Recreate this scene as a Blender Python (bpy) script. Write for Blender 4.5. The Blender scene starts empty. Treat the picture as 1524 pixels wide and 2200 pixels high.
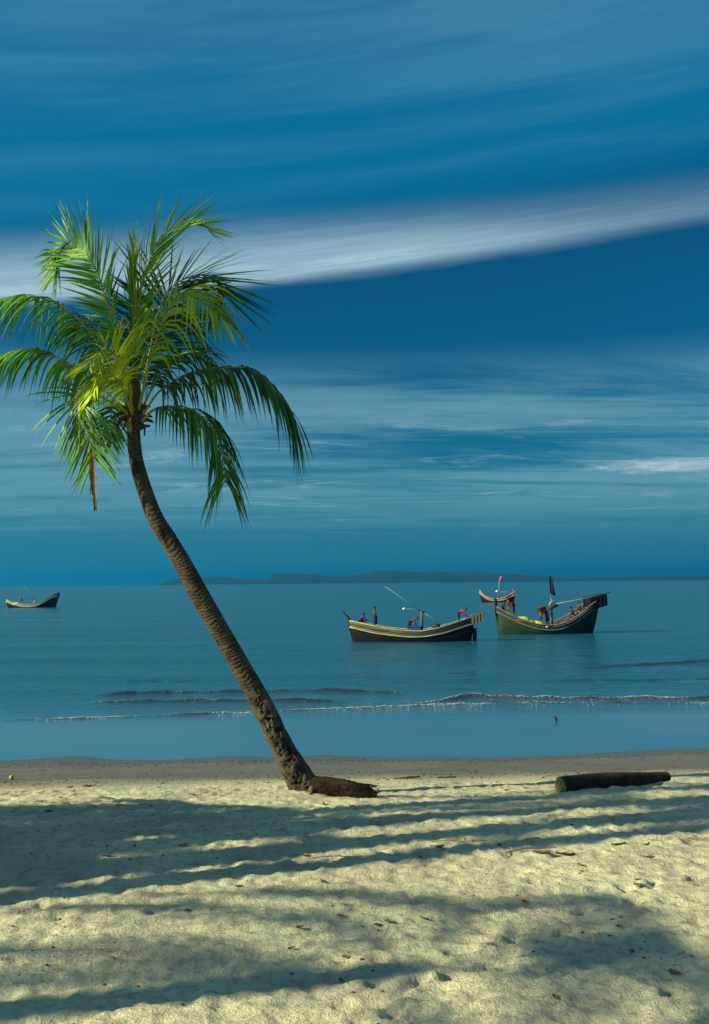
import bpy, bmesh, math, random
import numpy as np
from mathutils import Vector, Matrix, noise as mnoise

scene = bpy.context.scene
R = math.radians
# ------------------------------------------------------------------ camera
F = 2117.0                      # focal length in photo pixels (1524 x 2200)
CAM = Vector((0, 0, 3.4))
PITCH, ROLL = math.atan(150 / F), R(0.52)
_f = Vector((0, math.cos(PITCH), math.sin(PITCH)))
_r0 = Vector((1, 0, 0)); _u0 = _r0.cross(_f)
_r = _r0 * math.cos(ROLL) - _u0 * math.sin(ROLL)
_u = _u0 * math.cos(ROLL) + _r0 * math.sin(ROLL)
cam_d = bpy.data.cameras.new('camera'); cam = bpy.data.objects.new('camera', cam_d)
scene.collection.objects.link(cam); scene.camera = cam
cam_d.sensor_fit = 'VERTICAL'; cam_d.sensor_height = 24.0; cam_d.lens = 24.0 * F / 2200
cam_d.clip_start = 0.1; cam_d.clip_end = 40000
M4 = Matrix.Identity(4)
for i, a in enumerate((_r, _u, -_f)):
    for j in range(3): M4[j][i] = a[j]
M4.translation = CAM
cam.matrix_world = M4
def ray(x, y): return _f + _r * ((x - 762) / F) - _u * ((y - 1100) / F)
def at(x, y, D): return CAM + ray(x, y) * D
def on_z(x, y, z):
    d = ray(x, y); return CAM + d * ((z - CAM.z) / d.z)
SEA_Z = -1.3

# ------------------------------------------------------------------ light
SUN_AZ, SUN_EL = R(18), R(27)          # shadows fall towards +x, turned SUN_AZ towards +y
TO_SUN = Vector((-math.cos(SUN_AZ) * math.cos(SUN_EL), -math.sin(SUN_AZ) * math.cos(SUN_EL), math.sin(SUN_EL)))
sun_d = bpy.data.lights.new('sun', 'SUN'); sun = bpy.data.objects.new('sun', sun_d)
scene.collection.objects.link(sun)
sun_d.energy = 5.0; sun_d.angle = R(0.7); sun_d.color = (1.0, 0.92, 0.56)
sun.rotation_euler = TO_SUN.to_track_quat('Z', 'Y').to_euler(); sun.location = (-30, -10, 25)
scene.view_settings.view_transform = 'Standard'; scene.view_settings.look = 'None'
scene.view_settings.gamma = 1; scene.view_settings.use_curve_mapping = False
scene.view_settings.exposure = 0.85

# ------------------------------------------------------------------ node helper
class N:
    def __init__(s, nt): s.nt = nt
    def n(s, t, **kw):
        o = s.nt.nodes.new(t)
        for k, v in kw.items(): setattr(o, k, v)
        return o
    def link(s, a, b): s.nt.links.new(a, b)
    def put(s, sock, v):
        if isinstance(v, bpy.types.NodeSocket): s.nt.links.new(v, sock)
        else: sock.default_value = v
    def m(s, op, a, b=None, c=None, clamp=False):
        o = s.n('ShaderNodeMath', operation=op, use_clamp=clamp)
        for i, v in enumerate((a, b, c)):
            if v is not None: s.put(o.inputs[i], v)
        return o.outputs[0]
    def v(s, op, a, b=None):
        o = s.n('ShaderNodeVectorMath', operation=op); s.put(o.inputs[0], a)
        if b is not None: s.put(o.inputs[1], b)
        return o.outputs['Value' if op in ('DOT_PRODUCT', 'LENGTH') else 'Vector']
    def sm(s, x, a, b):            # smoothstep a..b -> 0..1
        o = s.n('ShaderNodeMapRange', interpolation_type='SMOOTHSTEP')
        s.put(o.inputs[0], x); o.inputs[1].default_value = a; o.inputs[2].default_value = b
        o.inputs[3].default_value = 0; o.inputs[4].default_value = 1
        return o.outputs[0]
    def mix(s, f, a, b, blend='MIX'):
        o = s.n('ShaderNodeMix', data_type='RGBA', blend_type=blend)
        s.put(o.inputs[0], f)
        for i, v in ((6, a), (7, b)):
            s.put(o.inputs[i], v if isinstance(v, bpy.types.NodeSocket) else (*v, 1))
        return o.outputs[2]
    def noise(s, vec, scale, detail=4, rough=.55, dist=0):
        o = s.n('ShaderNodeTexNoise'); s.put(o.inputs['Vector'], vec)
        o.inputs['Scale'].default_value = scale; o.inputs['Detail'].default_value = detail
        o.inputs['Roughness'].default_value = rough; o.inputs['Distortion'].default_value = dist
        return o.outputs['Fac']
    def comb(s, x, y, z):
        o = s.n('ShaderNodeCombineXYZ')
        for i, v in enumerate((x, y, z)): s.put(o.inputs[i], v)
        return o.outputs[0]

# ------------------------------------------------------------------ sky (world)
world = bpy.data.worlds.new('World'); scene.world = world; world.use_nodes = True
nt = world.node_tree; nt.nodes.clear(); w = N(nt)
out = w.n('ShaderNodeOutputWorld'); bg = w.n('ShaderNodeBackground'); w.link(bg.outputs[0], out.inputs[0])
SKY_S = 0.055
bg.inputs[1].default_value = SKY_S
sky = w.n('ShaderNodeTexSky', sky_type='NISHITA', sun_disc=False, sun_elevation=SUN_EL)
sky.sun_rotation = math.atan2(TO_SUN.x, TO_SUN.y)
sky.air_density = 1.0; sky.dust_density = 0.6; sky.ozone_density = 3.0
skc = w.mix(1.0, sky.outputs[0], (0.02, 0.355, 0.50), 'MULTIPLY')
dirn = w.n('ShaderNodeTexCoord').outputs['Generated']
sep = w.n('ShaderNodeSeparateXYZ'); w.link(dirn, sep.inputs[0])
X, Y, Z = sep.outputs
def lin(c): return tuple(((v / 255 + .055) / 1.055) ** 2.4 if v > 10 else v / 255 / 12.92 for v in c)
EXPO = 2 ** scene.view_settings.exposure
def skycol(c): return tuple(v / EXPO / SKY_S for v in lin(c))
# low cloud sheet: seen on a flat layer, so it stretches towards the horizon
den = w.m('ADD', w.m('MAXIMUM', Z, 0.0), 0.06)
P = w.comb(w.m('DIVIDE', X, den), w.m('DIVIDE', Y, den), 3.7)
lowA = w.noise(w.v('MULTIPLY', P, (0.42, 1.5, 1)), 1.0, 10, .68, .5)
lowB = w.noise(w.v('MULTIPLY', P, (0.22, 0.22, 1)), 1.0, 5, .5, .2)
low = w.m('ADD', w.m('MULTIPLY', lowA, .6), w.m('MULTIPLY', lowB, .5))
lowm = w.sm(low, .42, .60)
elw = w.m('MULTIPLY', w.sm(Z, 0.03, .10), w.m('SUBTRACT', 1.0, w.sm(Z, .17, .24)))
lowm = w.m('MULTIPLY', lowm, elw)
# upper cirrus: streaks along one direction, with one bright sharp-edged band
pa, pb, pm = (ray(60, 652).normalized(), ray(1500, 478).normalized(), ray(780, 590).normalized())
nb = pa.cross(pb).normalized(); nb = -nb if nb.z < 0 else nb
tb = (pb - pa).normalized()
acr = w.v('DOT_PRODUCT', dirn, tuple(nb)); alo = w.v('DOT_PRODUCT', dirn, tuple(tb))
sag = pm.dot(nb)
acr = w.m('SUBTRACT', acr, w.m('MULTIPLY', w.m('SUBTRACT', 1.0, w.m('POWER', w.m('MULTIPLY', alo, 1 / .33), 2.0)), sag))
wob = w.m('MULTIPLY', w.m('SUBTRACT', w.noise(w.comb(w.m('MULTIPLY', alo, 4.0), w.m('MULTIPLY', acr, 30.0), 0.0), 1, 5, .6), .5), .014)
ac2 = w.m('ADD', acr, wob)
thin = w.m('DIVIDE', ac2, w.m('SUBTRACT', 1.0, w.m('MULTIPLY', w.sm(alo, -.15, .40), .36)))
band = w.m('MULTIPLY', w.sm(ac2, -.005, .014), w.m('SUBTRACT', 1.0, w.sm(thin, .004, .078)))
fibre = w.noise(w.comb(w.m('MULTIPLY', alo, 6.0), w.m('MULTIPLY', acr, 120.0), 9.0), 1, 7, .68, .8)
streak = w.noise(w.comb(w.m('MULTIPLY', alo, 2.2), w.m('MULTIPLY', acr, 26.0), 2.0), 1, 6, .6, .3)
thick = w.noise(w.comb(w.m('MULTIPLY', alo, 1.6), w.m('MULTIPLY', acr, 6.0), 5.0), 1, 3, .5)
fade = w.m('SUBTRACT', 1.0, w.m('MULTIPLY', w.sm(alo, -.05, .42), .72))
band = w.m('MULTIPLY', w.m('MULTIPLY', band, fade), w.m('ADD', .12, w.m('ADD', w.m('MULTIPLY', streak, .45), w.m('MULTIPLY', fibre, 1.05))), clamp=True)
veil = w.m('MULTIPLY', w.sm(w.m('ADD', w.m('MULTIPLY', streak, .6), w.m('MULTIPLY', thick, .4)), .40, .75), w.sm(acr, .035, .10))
col = w.mix(w.m('MULTIPLY', w.m('SUBTRACT', 1.0, w.sm(Z, .0, .16)), .8), skc, skycol((60, 130, 152)))
col = w.mix(w.m('MULTIPLY', w.sm(acr, .0, .1), .65), col, skycol((8, 122, 170)))
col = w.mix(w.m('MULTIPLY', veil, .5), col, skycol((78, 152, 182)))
col = w.mix(w.m('MULTIPLY', w.sm(Z, .42, .8), w.m('MULTIPLY', w.sm(streak, .2, .6), .55)), col, skycol((165, 178, 188)))  # greyer cloud added overhead, out of view, to neutralise the shade on the sand
col = w.mix(w.m('MULTIPLY', band, .95), col, skycol((182, 216, 228)))
col = w.mix(w.m('MULTIPLY', lowm, .70), col, skycol((116, 170, 186)))
lowC = w.noise(w.v('MULTIPLY', P, (.8, 2.0, 1)), 1.0, 9, .7, 1.0)
col = w.mix(w.m('MULTIPLY', w.m('MULTIPLY', w.sm(lowC, .53, .70), elw), .6), col, skycol((160, 196, 208)))
# one sunlit cloud bank low over the horizon, and a pale layer of air along it
pc = ray(1450, 999).normalized()
du = w.m('MULTIPLY', w.m('SUBTRACT', X, pc.x), 1 / .085); dv = w.m('MULTIPLY', w.m('SUBTRACT', Z, pc.z), 1 / .0075)
rr = w.m('ADD', w.m('MULTIPLY', du, du), w.m('MULTIPLY', dv, dv))
puff = w.m('MULTIPLY', w.m('SUBTRACT', 1.0, w.sm(w.m('ADD', rr, w.m('MULTIPLY', w.noise(w.v('MULTIPLY', dirn, (40, 40, 260)), 1, 7, .7), 3.2)), .9, 2.9)), w.sm(Y, 0.0, .1))
col = w.mix(w.m('MULTIPLY', puff, .9), col, skycol((205, 222, 232)))
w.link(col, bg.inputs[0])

# ------------------------------------------------------------------ mesh helpers
COL = scene.collection
class MB:
    def __init__(s): s.v = []; s.f = []; s.a = []
    def add(s, vs, fs, attr=0.0):
        o = len(s.v); s.v += [tuple(p) for p in vs]; s.f += [tuple(i + o for i in f) for f in fs]
        s.a += (list(attr) if hasattr(attr, '__len__') else [attr] * len(vs))
    def box(s, c, h, rot=None, attr=0.0):
        vs = [Vector((x * h[0], y * h[1], z * h[2])) for z in (-1, 1) for y in (-1, 1) for x in (-1, 1)]
        if rot is not None: vs = [rot @ p for p in vs]
        s.add([p + Vector(c) for p in vs], [(0, 2, 3, 1), (4, 5, 7, 6), (0, 1, 5, 4), (2, 6, 7, 3), (0, 4, 6, 2), (1, 3, 7, 5)], attr)
    def tube(s, pts, rad, n=8, attr=0.0, caps=True):
        pts = [Vector(p) for p in pts]; m = len(pts)
        if not hasattr(rad, '__len__'): rad = [rad] * m
        ref = None; vs = []
        for i, p in enumerate(pts):
            t = (pts[min(i + 1, m - 1)] - pts[max(i - 1, 0)]).normalized()
            if ref is None: ref = t.orthogonal().normalized()
            ref = (ref - t * ref.dot(t)).normalized(); b = t.cross(ref)
            for k in range(n):
                a = 2 * math.pi * k / n
                vs.append(p + (ref * math.cos(a) + b * math.sin(a)) * rad[i])
        fs = [(i * n + k, i * n + (k + 1) % n, (i + 1) * n + (k + 1) % n, (i + 1) * n + k) for i in range(m - 1) for k in range(n)]
        if caps: fs += [tuple(range(n - 1, -1, -1)), tuple((m - 1) * n + k for k in range(n))]
        s.add(vs, fs, attr)
    def build(s, name, mat, parent=None, smooth=True):
        me = bpy.data.meshes.new(name); me.from_pydata(s.v, [], s.f); me.update()
        if any(s.a):
            at_ = me.attributes.new('tone', 'FLOAT', 'POINT'); at_.data.foreach_set('value', s.a)
        if smooth: me.polygons.foreach_set('use_smooth', [True] * len(me.polygons))
        return link(name, me, mat, parent)
def link(name, me, mat=None, parent=None):
    o = bpy.data.objects.new(name, me); COL.objects.link(o)
    if mat is not None and not me.materials: me.materials.append(mat)
    if parent is not None: o.parent = parent
    return o
def tag(o, label=None, cat=None, group=None, kind=None):
    for k, v in (('label', label), ('category', cat), ('group', group), ('kind', kind)):
        if v: o[k] = v
    return o
def empty(name, loc=(0, 0, 0), rz=0.0):
    o = bpy.data.objects.new(name, None); COL.objects.link(o); o.location = loc; o.rotation_euler = (0, 0, rz); o.empty_display_size = .3
    return o
def copy_tree(o, parent=None):
    c = o.copy(); COL.objects.link(c); c.parent = parent
    for ch in list(o.children): copy_tree(ch, c)
    return c
def spline(pts, n):
    pts = [Vector(p) for p in pts]
    q = [pts[0] * 2 - pts[1]] + pts + [pts[-1] * 2 - pts[-2]]
    fine = []
    for i in range(1, len(q) - 2):
        for k in range(16):
            t = k / 16; a, b, c, d = q[i - 1], q[i], q[i + 1], q[i + 2]
            fine.append(.5 * ((2 * b) + (c - a) * t + (2 * a - 5 * b + 4 * c - d) * t * t + (3 * b - a - 3 * c + d) * t ** 3))
    fine.append(q[-2])
    L = [0.0]
    for i in range(1, len(fine)): L.append(L[-1] + (fine[i] - fine[i - 1]).length)
    out_ = []; j = 0
    for k in range(n):
        s = L[-1] * k / (n - 1)
        while j < len(L) - 2 and L[j + 1] < s: j += 1
        u = (s - L[j]) / max(L[j + 1] - L[j], 1e-9)
        out_.append(fine[j].lerp(fine[j + 1], min(max(u, 0), 1)))
    return out_
def interp(x, xs, ys): return float(np.interp(x, xs, ys))
def smooth01(t): t = np.clip(t, 0, 1); return t * t * (3 - 2 * t)
# numpy value noise
_rng = np.random.default_rng(7); _tab = _rng.random((256, 256))
def vnoise(x, y):
    xi = np.floor(x).astype(int); yi = np.floor(y).astype(int); fx = x - xi; fy = y - yi
    fx = fx * fx * (3 - 2 * fx); fy = fy * fy * (3 - 2 * fy)
    g = lambda a, b: _tab[(xi + a) % 256, (yi + b) % 256]
    return (g(0, 0) * (1 - fx) + g(1, 0) * fx) * (1 - fy) + (g(0, 1) * (1 - fx) + g(1, 1) * fx) * fy
def fbm(x, y, o=4):
    s = 0; a = .5
    for i in range(o): s = s + a * (vnoise(x + 17.3 * i, y + 5.1 * i) - .5); x = x * 2.03; y = y * 2.03; a *= .5
    return s

# ------------------------------------------------------------------ materials
def material(name, rough=.8, spec=.3):
    m = bpy.data.materials.new(name); m.use_nodes = True
    b = m.node_tree.nodes['Principled BSDF']; b.inputs['Roughness'].default_value = rough
    b.inputs['Specular IOR Level'].default_value = spec
    return m, N(m.node_tree), b
def bump(k, b, h, strength, dist):
    o = k.n('ShaderNodeBump'); o.inputs['Strength'].default_value = strength; o.inputs['Distance'].default_value = dist
    k.put(o.inputs['Height'], h); k.link(o.outputs[0], b.inputs['Normal']); return o
def rough_mat(name, ca, cb, scale=3.0, rough=.85, stretch=(1, 1, 1), bs=.5, bd=.01, cc=None, spec=.25, detail=6):
    m, k, b = material(name, rough, spec)
    co = k.v('MULTIPLY', k.n('ShaderNodeTexCoord').outputs['Object'], stretch)
    f = k.sm(k.noise(co, scale, detail, .62), .32, .68)
    c = k.mix(f, ca, cb)
    if cc: c = k.mix(k.sm(k.noise(co, scale * 3.7, 4, .6), .55, .72), c, cc)
    k.link(c, b.inputs['Base Color'])
    bump(k, b, k.noise(co, scale * 4, 5, .65), bs, bd)
    return m

# sand
def sand_material():
    m, k, b = material('sand', .95, .2)
    pos = k.n('ShaderNodeNewGeometry').outputs['Position']
    sp = k.n('ShaderNodeSeparateXYZ'); k.link(pos, sp.inputs[0])
    yy = k.m('SUBTRACT', sp.outputs[1], k.m('MULTIPLY', sp.outputs[0], .045))
    big = k.noise(pos, .55, 5, .6); fine = k.noise(pos, 9, 6, .7); grain = k.noise(pos, 160, 3, .7)
    yw = k.m('ADD', yy, k.m('MULTIPLY', k.m('SUBTRACT', k.noise(k.v('MULTIPLY', pos, (.35, 1.2, 1)), 1, 5, .65), .5), 2.6))
    dry = k.mix(k.sm(big, .3, .7), (.62, .59, .39), (.41, .39, .285))
    dry = k.mix(k.m('MULTIPLY', k.sm(fine, .50, .62), .55), dry, (.24, .225, .18))
    dry = k.mix(k.m('MULTIPLY', k.sm(k.noise(k.v('MULTIPLY', pos, (1.2, 3.0, 1)), 1.7, 6, .7), .5, .68), .55), dry, (.25, .24, .19))
    dry = k.mix(k.m('MULTIPLY', k.sm(grain, .55, .8), .5), dry, (.28, .25, .16))
    green = k.m('MULTIPLY', k.sm(k.noise(k.v('MULTIPLY', pos, (.5, 1.6, 1)), 1.3, 5, .6), .5, .72), k.m('MULTIPLY', k.sm(yw, 17, 19), .55))
    dry = k.mix(green, dry, (.30, .30, .07))
    damp = k.mix(k.sm(k.noise(k.v('MULTIPLY', pos, (.5, 2.2, 1)), 1.2, 6, .65), .35, .7), (.128, .128, .122), (.085, .088, .09))
    damp = k.mix(k.m('MULTIPLY', k.sm(k.noise(k.v('MULTIPLY', pos, (1, 2, 1)), 22, 4, .75), .52, .7), .6), damp, (.05, .045, .04))
    wet = k.sm(yw, 18.9, 22.0)
    c = k.mix(wet, dry, damp)
    c = k.mix(k.sm(yw, 24.5, 27.0), c, (.075, .078, .075))
    k.link(c, b.inputs['Base Color'])
    r = k.m('SUBTRACT', .95, k.m('MULTIPLY', k.sm(yw, 23.5, 26.8), .6)); k.link(r, b.inputs['Roughness'])
    h = k.m('ADD', k.m('MULTIPLY', fine, 1.0), k.m('ADD', k.m('MULTIPLY', k.noise(pos, 34, 4, .7), .35), k.m('MULTIPLY', grain, .06)))
    bp = bump(k, b, h, .75, .085)
    k.put(bp.inputs['Strength'], k.m('SUBTRACT', .8, k.m('MULTIPLY', k.sm(yw, 19.5, 25.5), .74)))
    return m
SAND = sand_material()

def sea_material():
    m, k, b = material('sea_water', .08, .5)
    b.inputs['IOR'].default_value = 1.333
    pos = k.n('ShaderNodeNewGeometry').outputs['Position']
    sp = k.n('ShaderNodeSeparateXYZ'); k.link(pos, sp.inputs[0])
    yy = k.m('SUBTRACT', sp.outputs[1], k.m('MULTIPLY', sp.outputs[0], .045))
    deep = k.sm(yy, 34.5, 46.0)
    body = k.mix(deep, (.030, .12, .21), (.006, .078, .135))  # shallow blue: water tint plus sky reflection put into the colour
    churn = k.n('ShaderNodeAttribute', attribute_name='tone').outputs['Fac']          # stirred-up sand in the breaking ripples
    body = k.mix(k.m('MULTIPLY', churn, k.m('ADD', .55, k.m('MULTIPLY', k.noise(pos, 6, 4, .7), .8)), clamp=True), body, (.020, .018, .014))
    k.link(body, b.inputs['Base Color'])
    w1 = k.noise(k.v('MULTIPLY', pos, (.30, 1.0, 1)), .9, 4, .55, .3)
    w2 = k.noise(k.v('MULTIPLY', pos, (.8, 2.0, 1)), 3.0, 4, .6, .2)
    w3 = k.noise(k.v('MULTIPLY', pos, (.05, .16, 1)), .6, 3, .5)
    h = k.m('ADD', k.m('MULTIPLY', w1, .17), k.m('ADD', k.m('MULTIPLY', w2, .085), k.m('MULTIPLY', w3, .3)))
    bp = bump(k, b, h, 1.0, 1.7)
    calm = k.m('ADD', .03, k.m('MULTIPLY', k.sm(yy, 33.0, 38.5), .85))
    paws = k.sm(k.noise(k.v('MULTIPLY', pos, (.03, .22, 1)), 1.0, 6, .65, .4), .38, .64)          # ruffled patches and slicks
    calm = k.m('MULTIPLY', calm, k.m('ADD', .4, k.m('MULTIPLY', paws, .9)))
    k.put(bp.inputs['Strength'], calm)
    k.put(b.inputs['Roughness'], k.m('ADD', .06, k.m('MULTIPLY', k.sm(yy, 36, 100), .15)))
    return m
SEA = sea_material()

# ------------------------------------------------------------------ beach
def ramp(t, a, wd):           # 0 below a, slope 1 above, rounded over wd
    u = np.clip((t - a + wd) / (2 * wd), 0, 1)
    return np.where(t > a + wd, t - a, np.where(t < a - wd, 0, wd * u * u))
BASE_XY = None
def beach_base(x, y):
    yy = y - .045 * x
    z = -.104 * ramp(yy, 14.5, 2.0) + .084 * ramp(yy, 27.6, .8)
    z = z + .012 * ramp(-yy, -9.0, 3) 
    z = z + .10 * fbm(x * .18, y * .18, 3) * smooth01((23 - yy) / 8)
    z = z + .22 * fbm(x * .22 + 4, y * .05, 4) * smooth01((yy - 22.5) / 2) * smooth01((30 - yy) / 2)
    return z
def on_sand(px, py):
    d = ray(px, py); t = 4.0
    below = lambda t: (CAM + d * t).z < float(beach_base(np.float64((CAM + d * t).x), np.float64((CAM + d * t).y)))
    while t < 60 and not below(t): t += .5
    a, b = t - .5, t
    for _ in range(14):
        c = (a + b) / 2
        if below(c): b = c
        else: a = c
    return CAM + d * b
PALM_D = 15.8
PALM_BASE = on_sand(664, 1712)
def mounds(x, y):
    m = 0
    for (px, py, a, s, e) in ((655, 1713, .08, .55, 1.2), (693, 1704, .17, .17, 1.2), (640, 1714, .08, .15, 1.5), (820, 1722, .06, .3, 2.0), (1290, 1704, .085, .30, 3.0), (1405, 1690, .09, .25, 2.5), (1225, 1712, .05, .2, 1.5)):
        p = on_sand(px, py)
        m = m + a * np.exp(-(((x - p.x) / e) ** 2 + (y - p.y) ** 2) / (2 * s * s))
    return m
def beach_fine(x, y):
    yy = y - .045 * x
    z = beach_base(x, y)
    dry = smooth01((20.5 - yy) / 2.0); near = smooth01((24 - yy) / 4) * .85 + .15
    z = z + dry * (.06 * fbm(x * .9, y * 1.2, 4) + .05 * np.abs(fbm(x * 2.6 + 9, y * 3.2, 3)) + .095 * fbm(x * 6.5, y * 8.5, 3))
    z = z + (1 - dry) * near * .02 * fbm(x * .8, y * 2.0, 4)
    return z + mounds(x, y)
def graded(lo, hi, step, far_lo, far_hi, g=1.35):
    c = list(np.arange(lo, hi + 1e-6, step)); s = step
    a = lo
    while a > far_lo: s *= g; a -= s; c.insert(0, a)
    s = step; a = hi
    while a < far_hi: s *= g; a += s; c.append(a)
    return np.array(c)
def grid_mesh(name, xs, ys, zf):
    XX, YY = np.meshgrid(xs, ys); ZZ = zf(XX, YY)
    nx, ny = len(xs), len(ys)
    co = np.stack([XX, YY, ZZ], -1).reshape(-1, 3).astype(np.float32)
    idx = np.arange(nx * ny).reshape(ny, nx)
    q = np.stack([idx[:-1, :-1], idx[:-1, 1:], idx[1:, 1:], idx[1:, :-1]], -1).reshape(-1, 4)
    me = bpy.data.meshes.new(name); me.vertices.add(len(co)); me.vertices.foreach_set('co', co.ravel())
    me.loops.add(q.size); me.loops.foreach_set('vertex_index', q.ravel().astype(np.int32))
    me.polygons.add(len(q)); me.polygons.foreach_set('loop_start', np.arange(0, q.size, 4, dtype=np.int32))
    me.polygons.foreach_set('use_smooth', np.ones(len(q), dtype=bool))
    me.update(); me.validate(); return me, co
bx_ = graded(-6.5, 8.5, .045, -260, 260); by_ = graded(6.0, 29.0, .045, -260, 60)
def beach_z(XX, YY):
    z = beach_fine(XX, YY)
    rg = np.random.default_rng(3)
    for _ in range(2200):                       # footprints and scuffs
        cx, cy = rg.uniform(-7, 9), rg.uniform(6, 19.5)
        if (cx - PALM_BASE.x) ** 2 + (cy - PALM_BASE.y) ** 2 < .5: continue
        a, ln, wd, dp = rg.uniform(0, math.pi), rg.uniform(.09, .2), rg.uniform(.05, .09), rg.uniform(.005, .024)
        i0, i1 = np.searchsorted(bx_, (cx - .5, cx + .5)); j0, j1 = np.searchsorted(by_, (cy - .5, cy + .5))
        sx, sy = XX[j0:j1, i0:i1] - cx, YY[j0:j1, i0:i1] - cy
        u = (sx * math.cos(a) + sy * math.sin(a)) / ln; v = (-sx * math.sin(a) + sy * math.cos(a)) / wd
        q = u * u + v * v
        z[j0:j1, i0:i1] += dp * (-1.15 * np.exp(-q) + .55 * np.exp(-((np.sqrt(q) - 1.5) ** 2) / .3))
    for (cx, cy, hd, steps) in ((-4.5, 8.2, .35, 16), (6.8, 9.0, 2.6, 15), (-1.0, 6.6, .9, 13), (2.5, 7.2, .15, 10), (7.5, 12.5, 2.95, 18)):   # trails of feet
        for q in range(steps):
            hd += rg.normal(0, .06); cx += .62 * math.cos(hd); cy += .62 * math.sin(hd); sg = (q % 2 * 2 - 1) * .11
            fx_, fy_ = cx - sg * math.sin(hd), cy + sg * math.cos(hd)
            i0, i1 = np.searchsorted(bx_, (fx_ - .4, fx_ + .4)); j0, j1 = np.searchsorted(by_, (fy_ - .4, fy_ + .4))
            sx, sy = XX[j0:j1, i0:i1] - fx_, YY[j0:j1, i0:i1] - fy_
            u = (sx * math.cos(hd) + sy * math.sin(hd)) / .14; v = (-sx * math.sin(hd) + sy * math.cos(hd)) / .062
            qq = u * u + v * v
            z[j0:j1, i0:i1] += -.045 * np.exp(-qq ** 2) + .018 * np.exp(-((np.sqrt(qq) - 1.6) ** 2) / .2)
    return z
bme, _ = grid_mesh('beach', bx_, by_, beach_z)
beach = tag(link('beach', bme, SAND), kind='structure')
_bz = np.empty(len(bme.vertices) * 3, dtype=np.float32); bme.vertices.foreach_get('co', _bz); _bz = _bz.reshape(len(by_), len(bx_), 3)[:, :, 2]
def sand_z(x, y):
    i = min(max(int(np.searchsorted(bx_, x)) - 1, 0), len(bx_) - 2); j = min(max(int(np.searchsorted(by_, y)) - 1, 0), len(by_) - 2)
    fx = (x - bx_[i]) / (bx_[i + 1] - bx_[i]); fy = (y - by_[j]) / (by_[j + 1] - by_[j])
    a = _bz[j, i] * (1 - fx) + _bz[j, i + 1] * fx; b = _bz[j + 1, i] * (1 - fx) + _bz[j + 1, i + 1] * fx
    return float(a * (1 - fy) + b * fy)
def sand_pt(px, py):
    p = on_sand(px, py); return Vector((p.x, p.y, sand_z(p.x, p.y)))

# ------------------------------------------------------------------ sea with breaking ripples
RIDGES = [  # photo points along the crest, height, foam share
    ([(190, 1492), (330, 1490), (520, 1488), (700, 1488), (880, 1491)], .13, .10, 1.0),
    ([(170, 1511), (350, 1510), (530, 1509), (640, 1509), (760, 1512)], .17, .14, .9),
    ([(860, 1515), (1010, 1500), (1120, 1502), (1300, 1503), (1524, 1503), (1700, 1502)], .17, .42, 1.0),
    ([(-80, 1551), (130, 1547), (330, 1541), (540, 1533), (700, 1526), (880, 1518), (1020, 1514), (1240, 1510)], .07, .5, .55),
    ([(1200, 1440), (1330, 1432), (1524, 1421), (1700, 1412)], .13, .06, 1.2),
    ([(980, 1508), (1180, 1512), (1400, 1511), (1600, 1510)], .07, .30, .5),
    ([(250, 1462), (380, 1464), (470, 1465)], .05, .0, .6),
    ([(1150, 1465), (1350, 1462), (1600, 1458)], .045, .0, .8),
]
ridge_lines = []
for pts, h, fo, wd in RIDGES:
    q = [on_z(px, py, SEA_Z) for px, py in pts]
    ridge_lines.append((np.array([p.x for p in q]), np.array([p.y for p in q]), h, fo, wd))
def ridge_env(xs_, x):
    s = np.clip((x - xs_[0]) / (xs_[-1] - xs_[0]), 0, 1)
    return np.clip(np.minimum(s, 1 - s) * 7, 0, 1)
CHURN = []
def sea_height(XX, YY):
    z = np.full(XX.shape, SEA_Z)
    near = (YY < 140)
    yy = YY - .045 * XX
    z = z + np.where(near, smooth01((yy - 36) / 6) * (.05 * fbm(XX * .12, YY * .45, 3) + .09 * fbm(XX * .45, YY * 1.5, 3)), 0)
    for n_, (xs_, ys_, h, fo, wd) in enumerate(ridge_lines):
        yc = np.interp(XX, xs_, ys_) + .5 * fbm(XX * .35 + 30 * n_, XX * 0 + n_, 3)
        hh = h * (.45 + 1.8 * np.abs(fbm(XX * .8 + 11 * n_, XX * 0 + 3.3 * n_, 4)) * 1.6) * ridge_env(xs_, XX)
        d = YY - yc
        prof = np.where(d < 0, np.exp(-(d / (.16 * wd)) ** 2), np.exp(-(d / (.75 * wd)) ** 2))
        z = z + hh * prof
        CHURN.append(np.clip(hh / .09, 0, 1) * np.where(d < 0, np.exp(-(d / (.30 * wd)) ** 2), np.exp(-(d / (.25 * wd)) ** 2)))
    return z
sx_ = graded(-17, 19, .16, -9000, 9000, 1.3)
sy_ = np.concatenate([np.arange(20.0, 26.0, .5), np.arange(26.0, 47.0, .06), np.arange(47.0, 66, .11), np.arange(66, 100, .35), 100 * 1.09 ** np.arange(0, 56)])
sme, _ = grid_mesh('sea', sx_, sy_, sea_height)
_c = np.max(np.stack(CHURN), axis=0).astype(np.float32).ravel(); CHURN.clear()
sme.attributes.new('tone', 'FLOAT', 'POINT').data.foreach_set('value', _c)
sea = tag(link('sea', sme, SEA), kind='structure')

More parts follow.
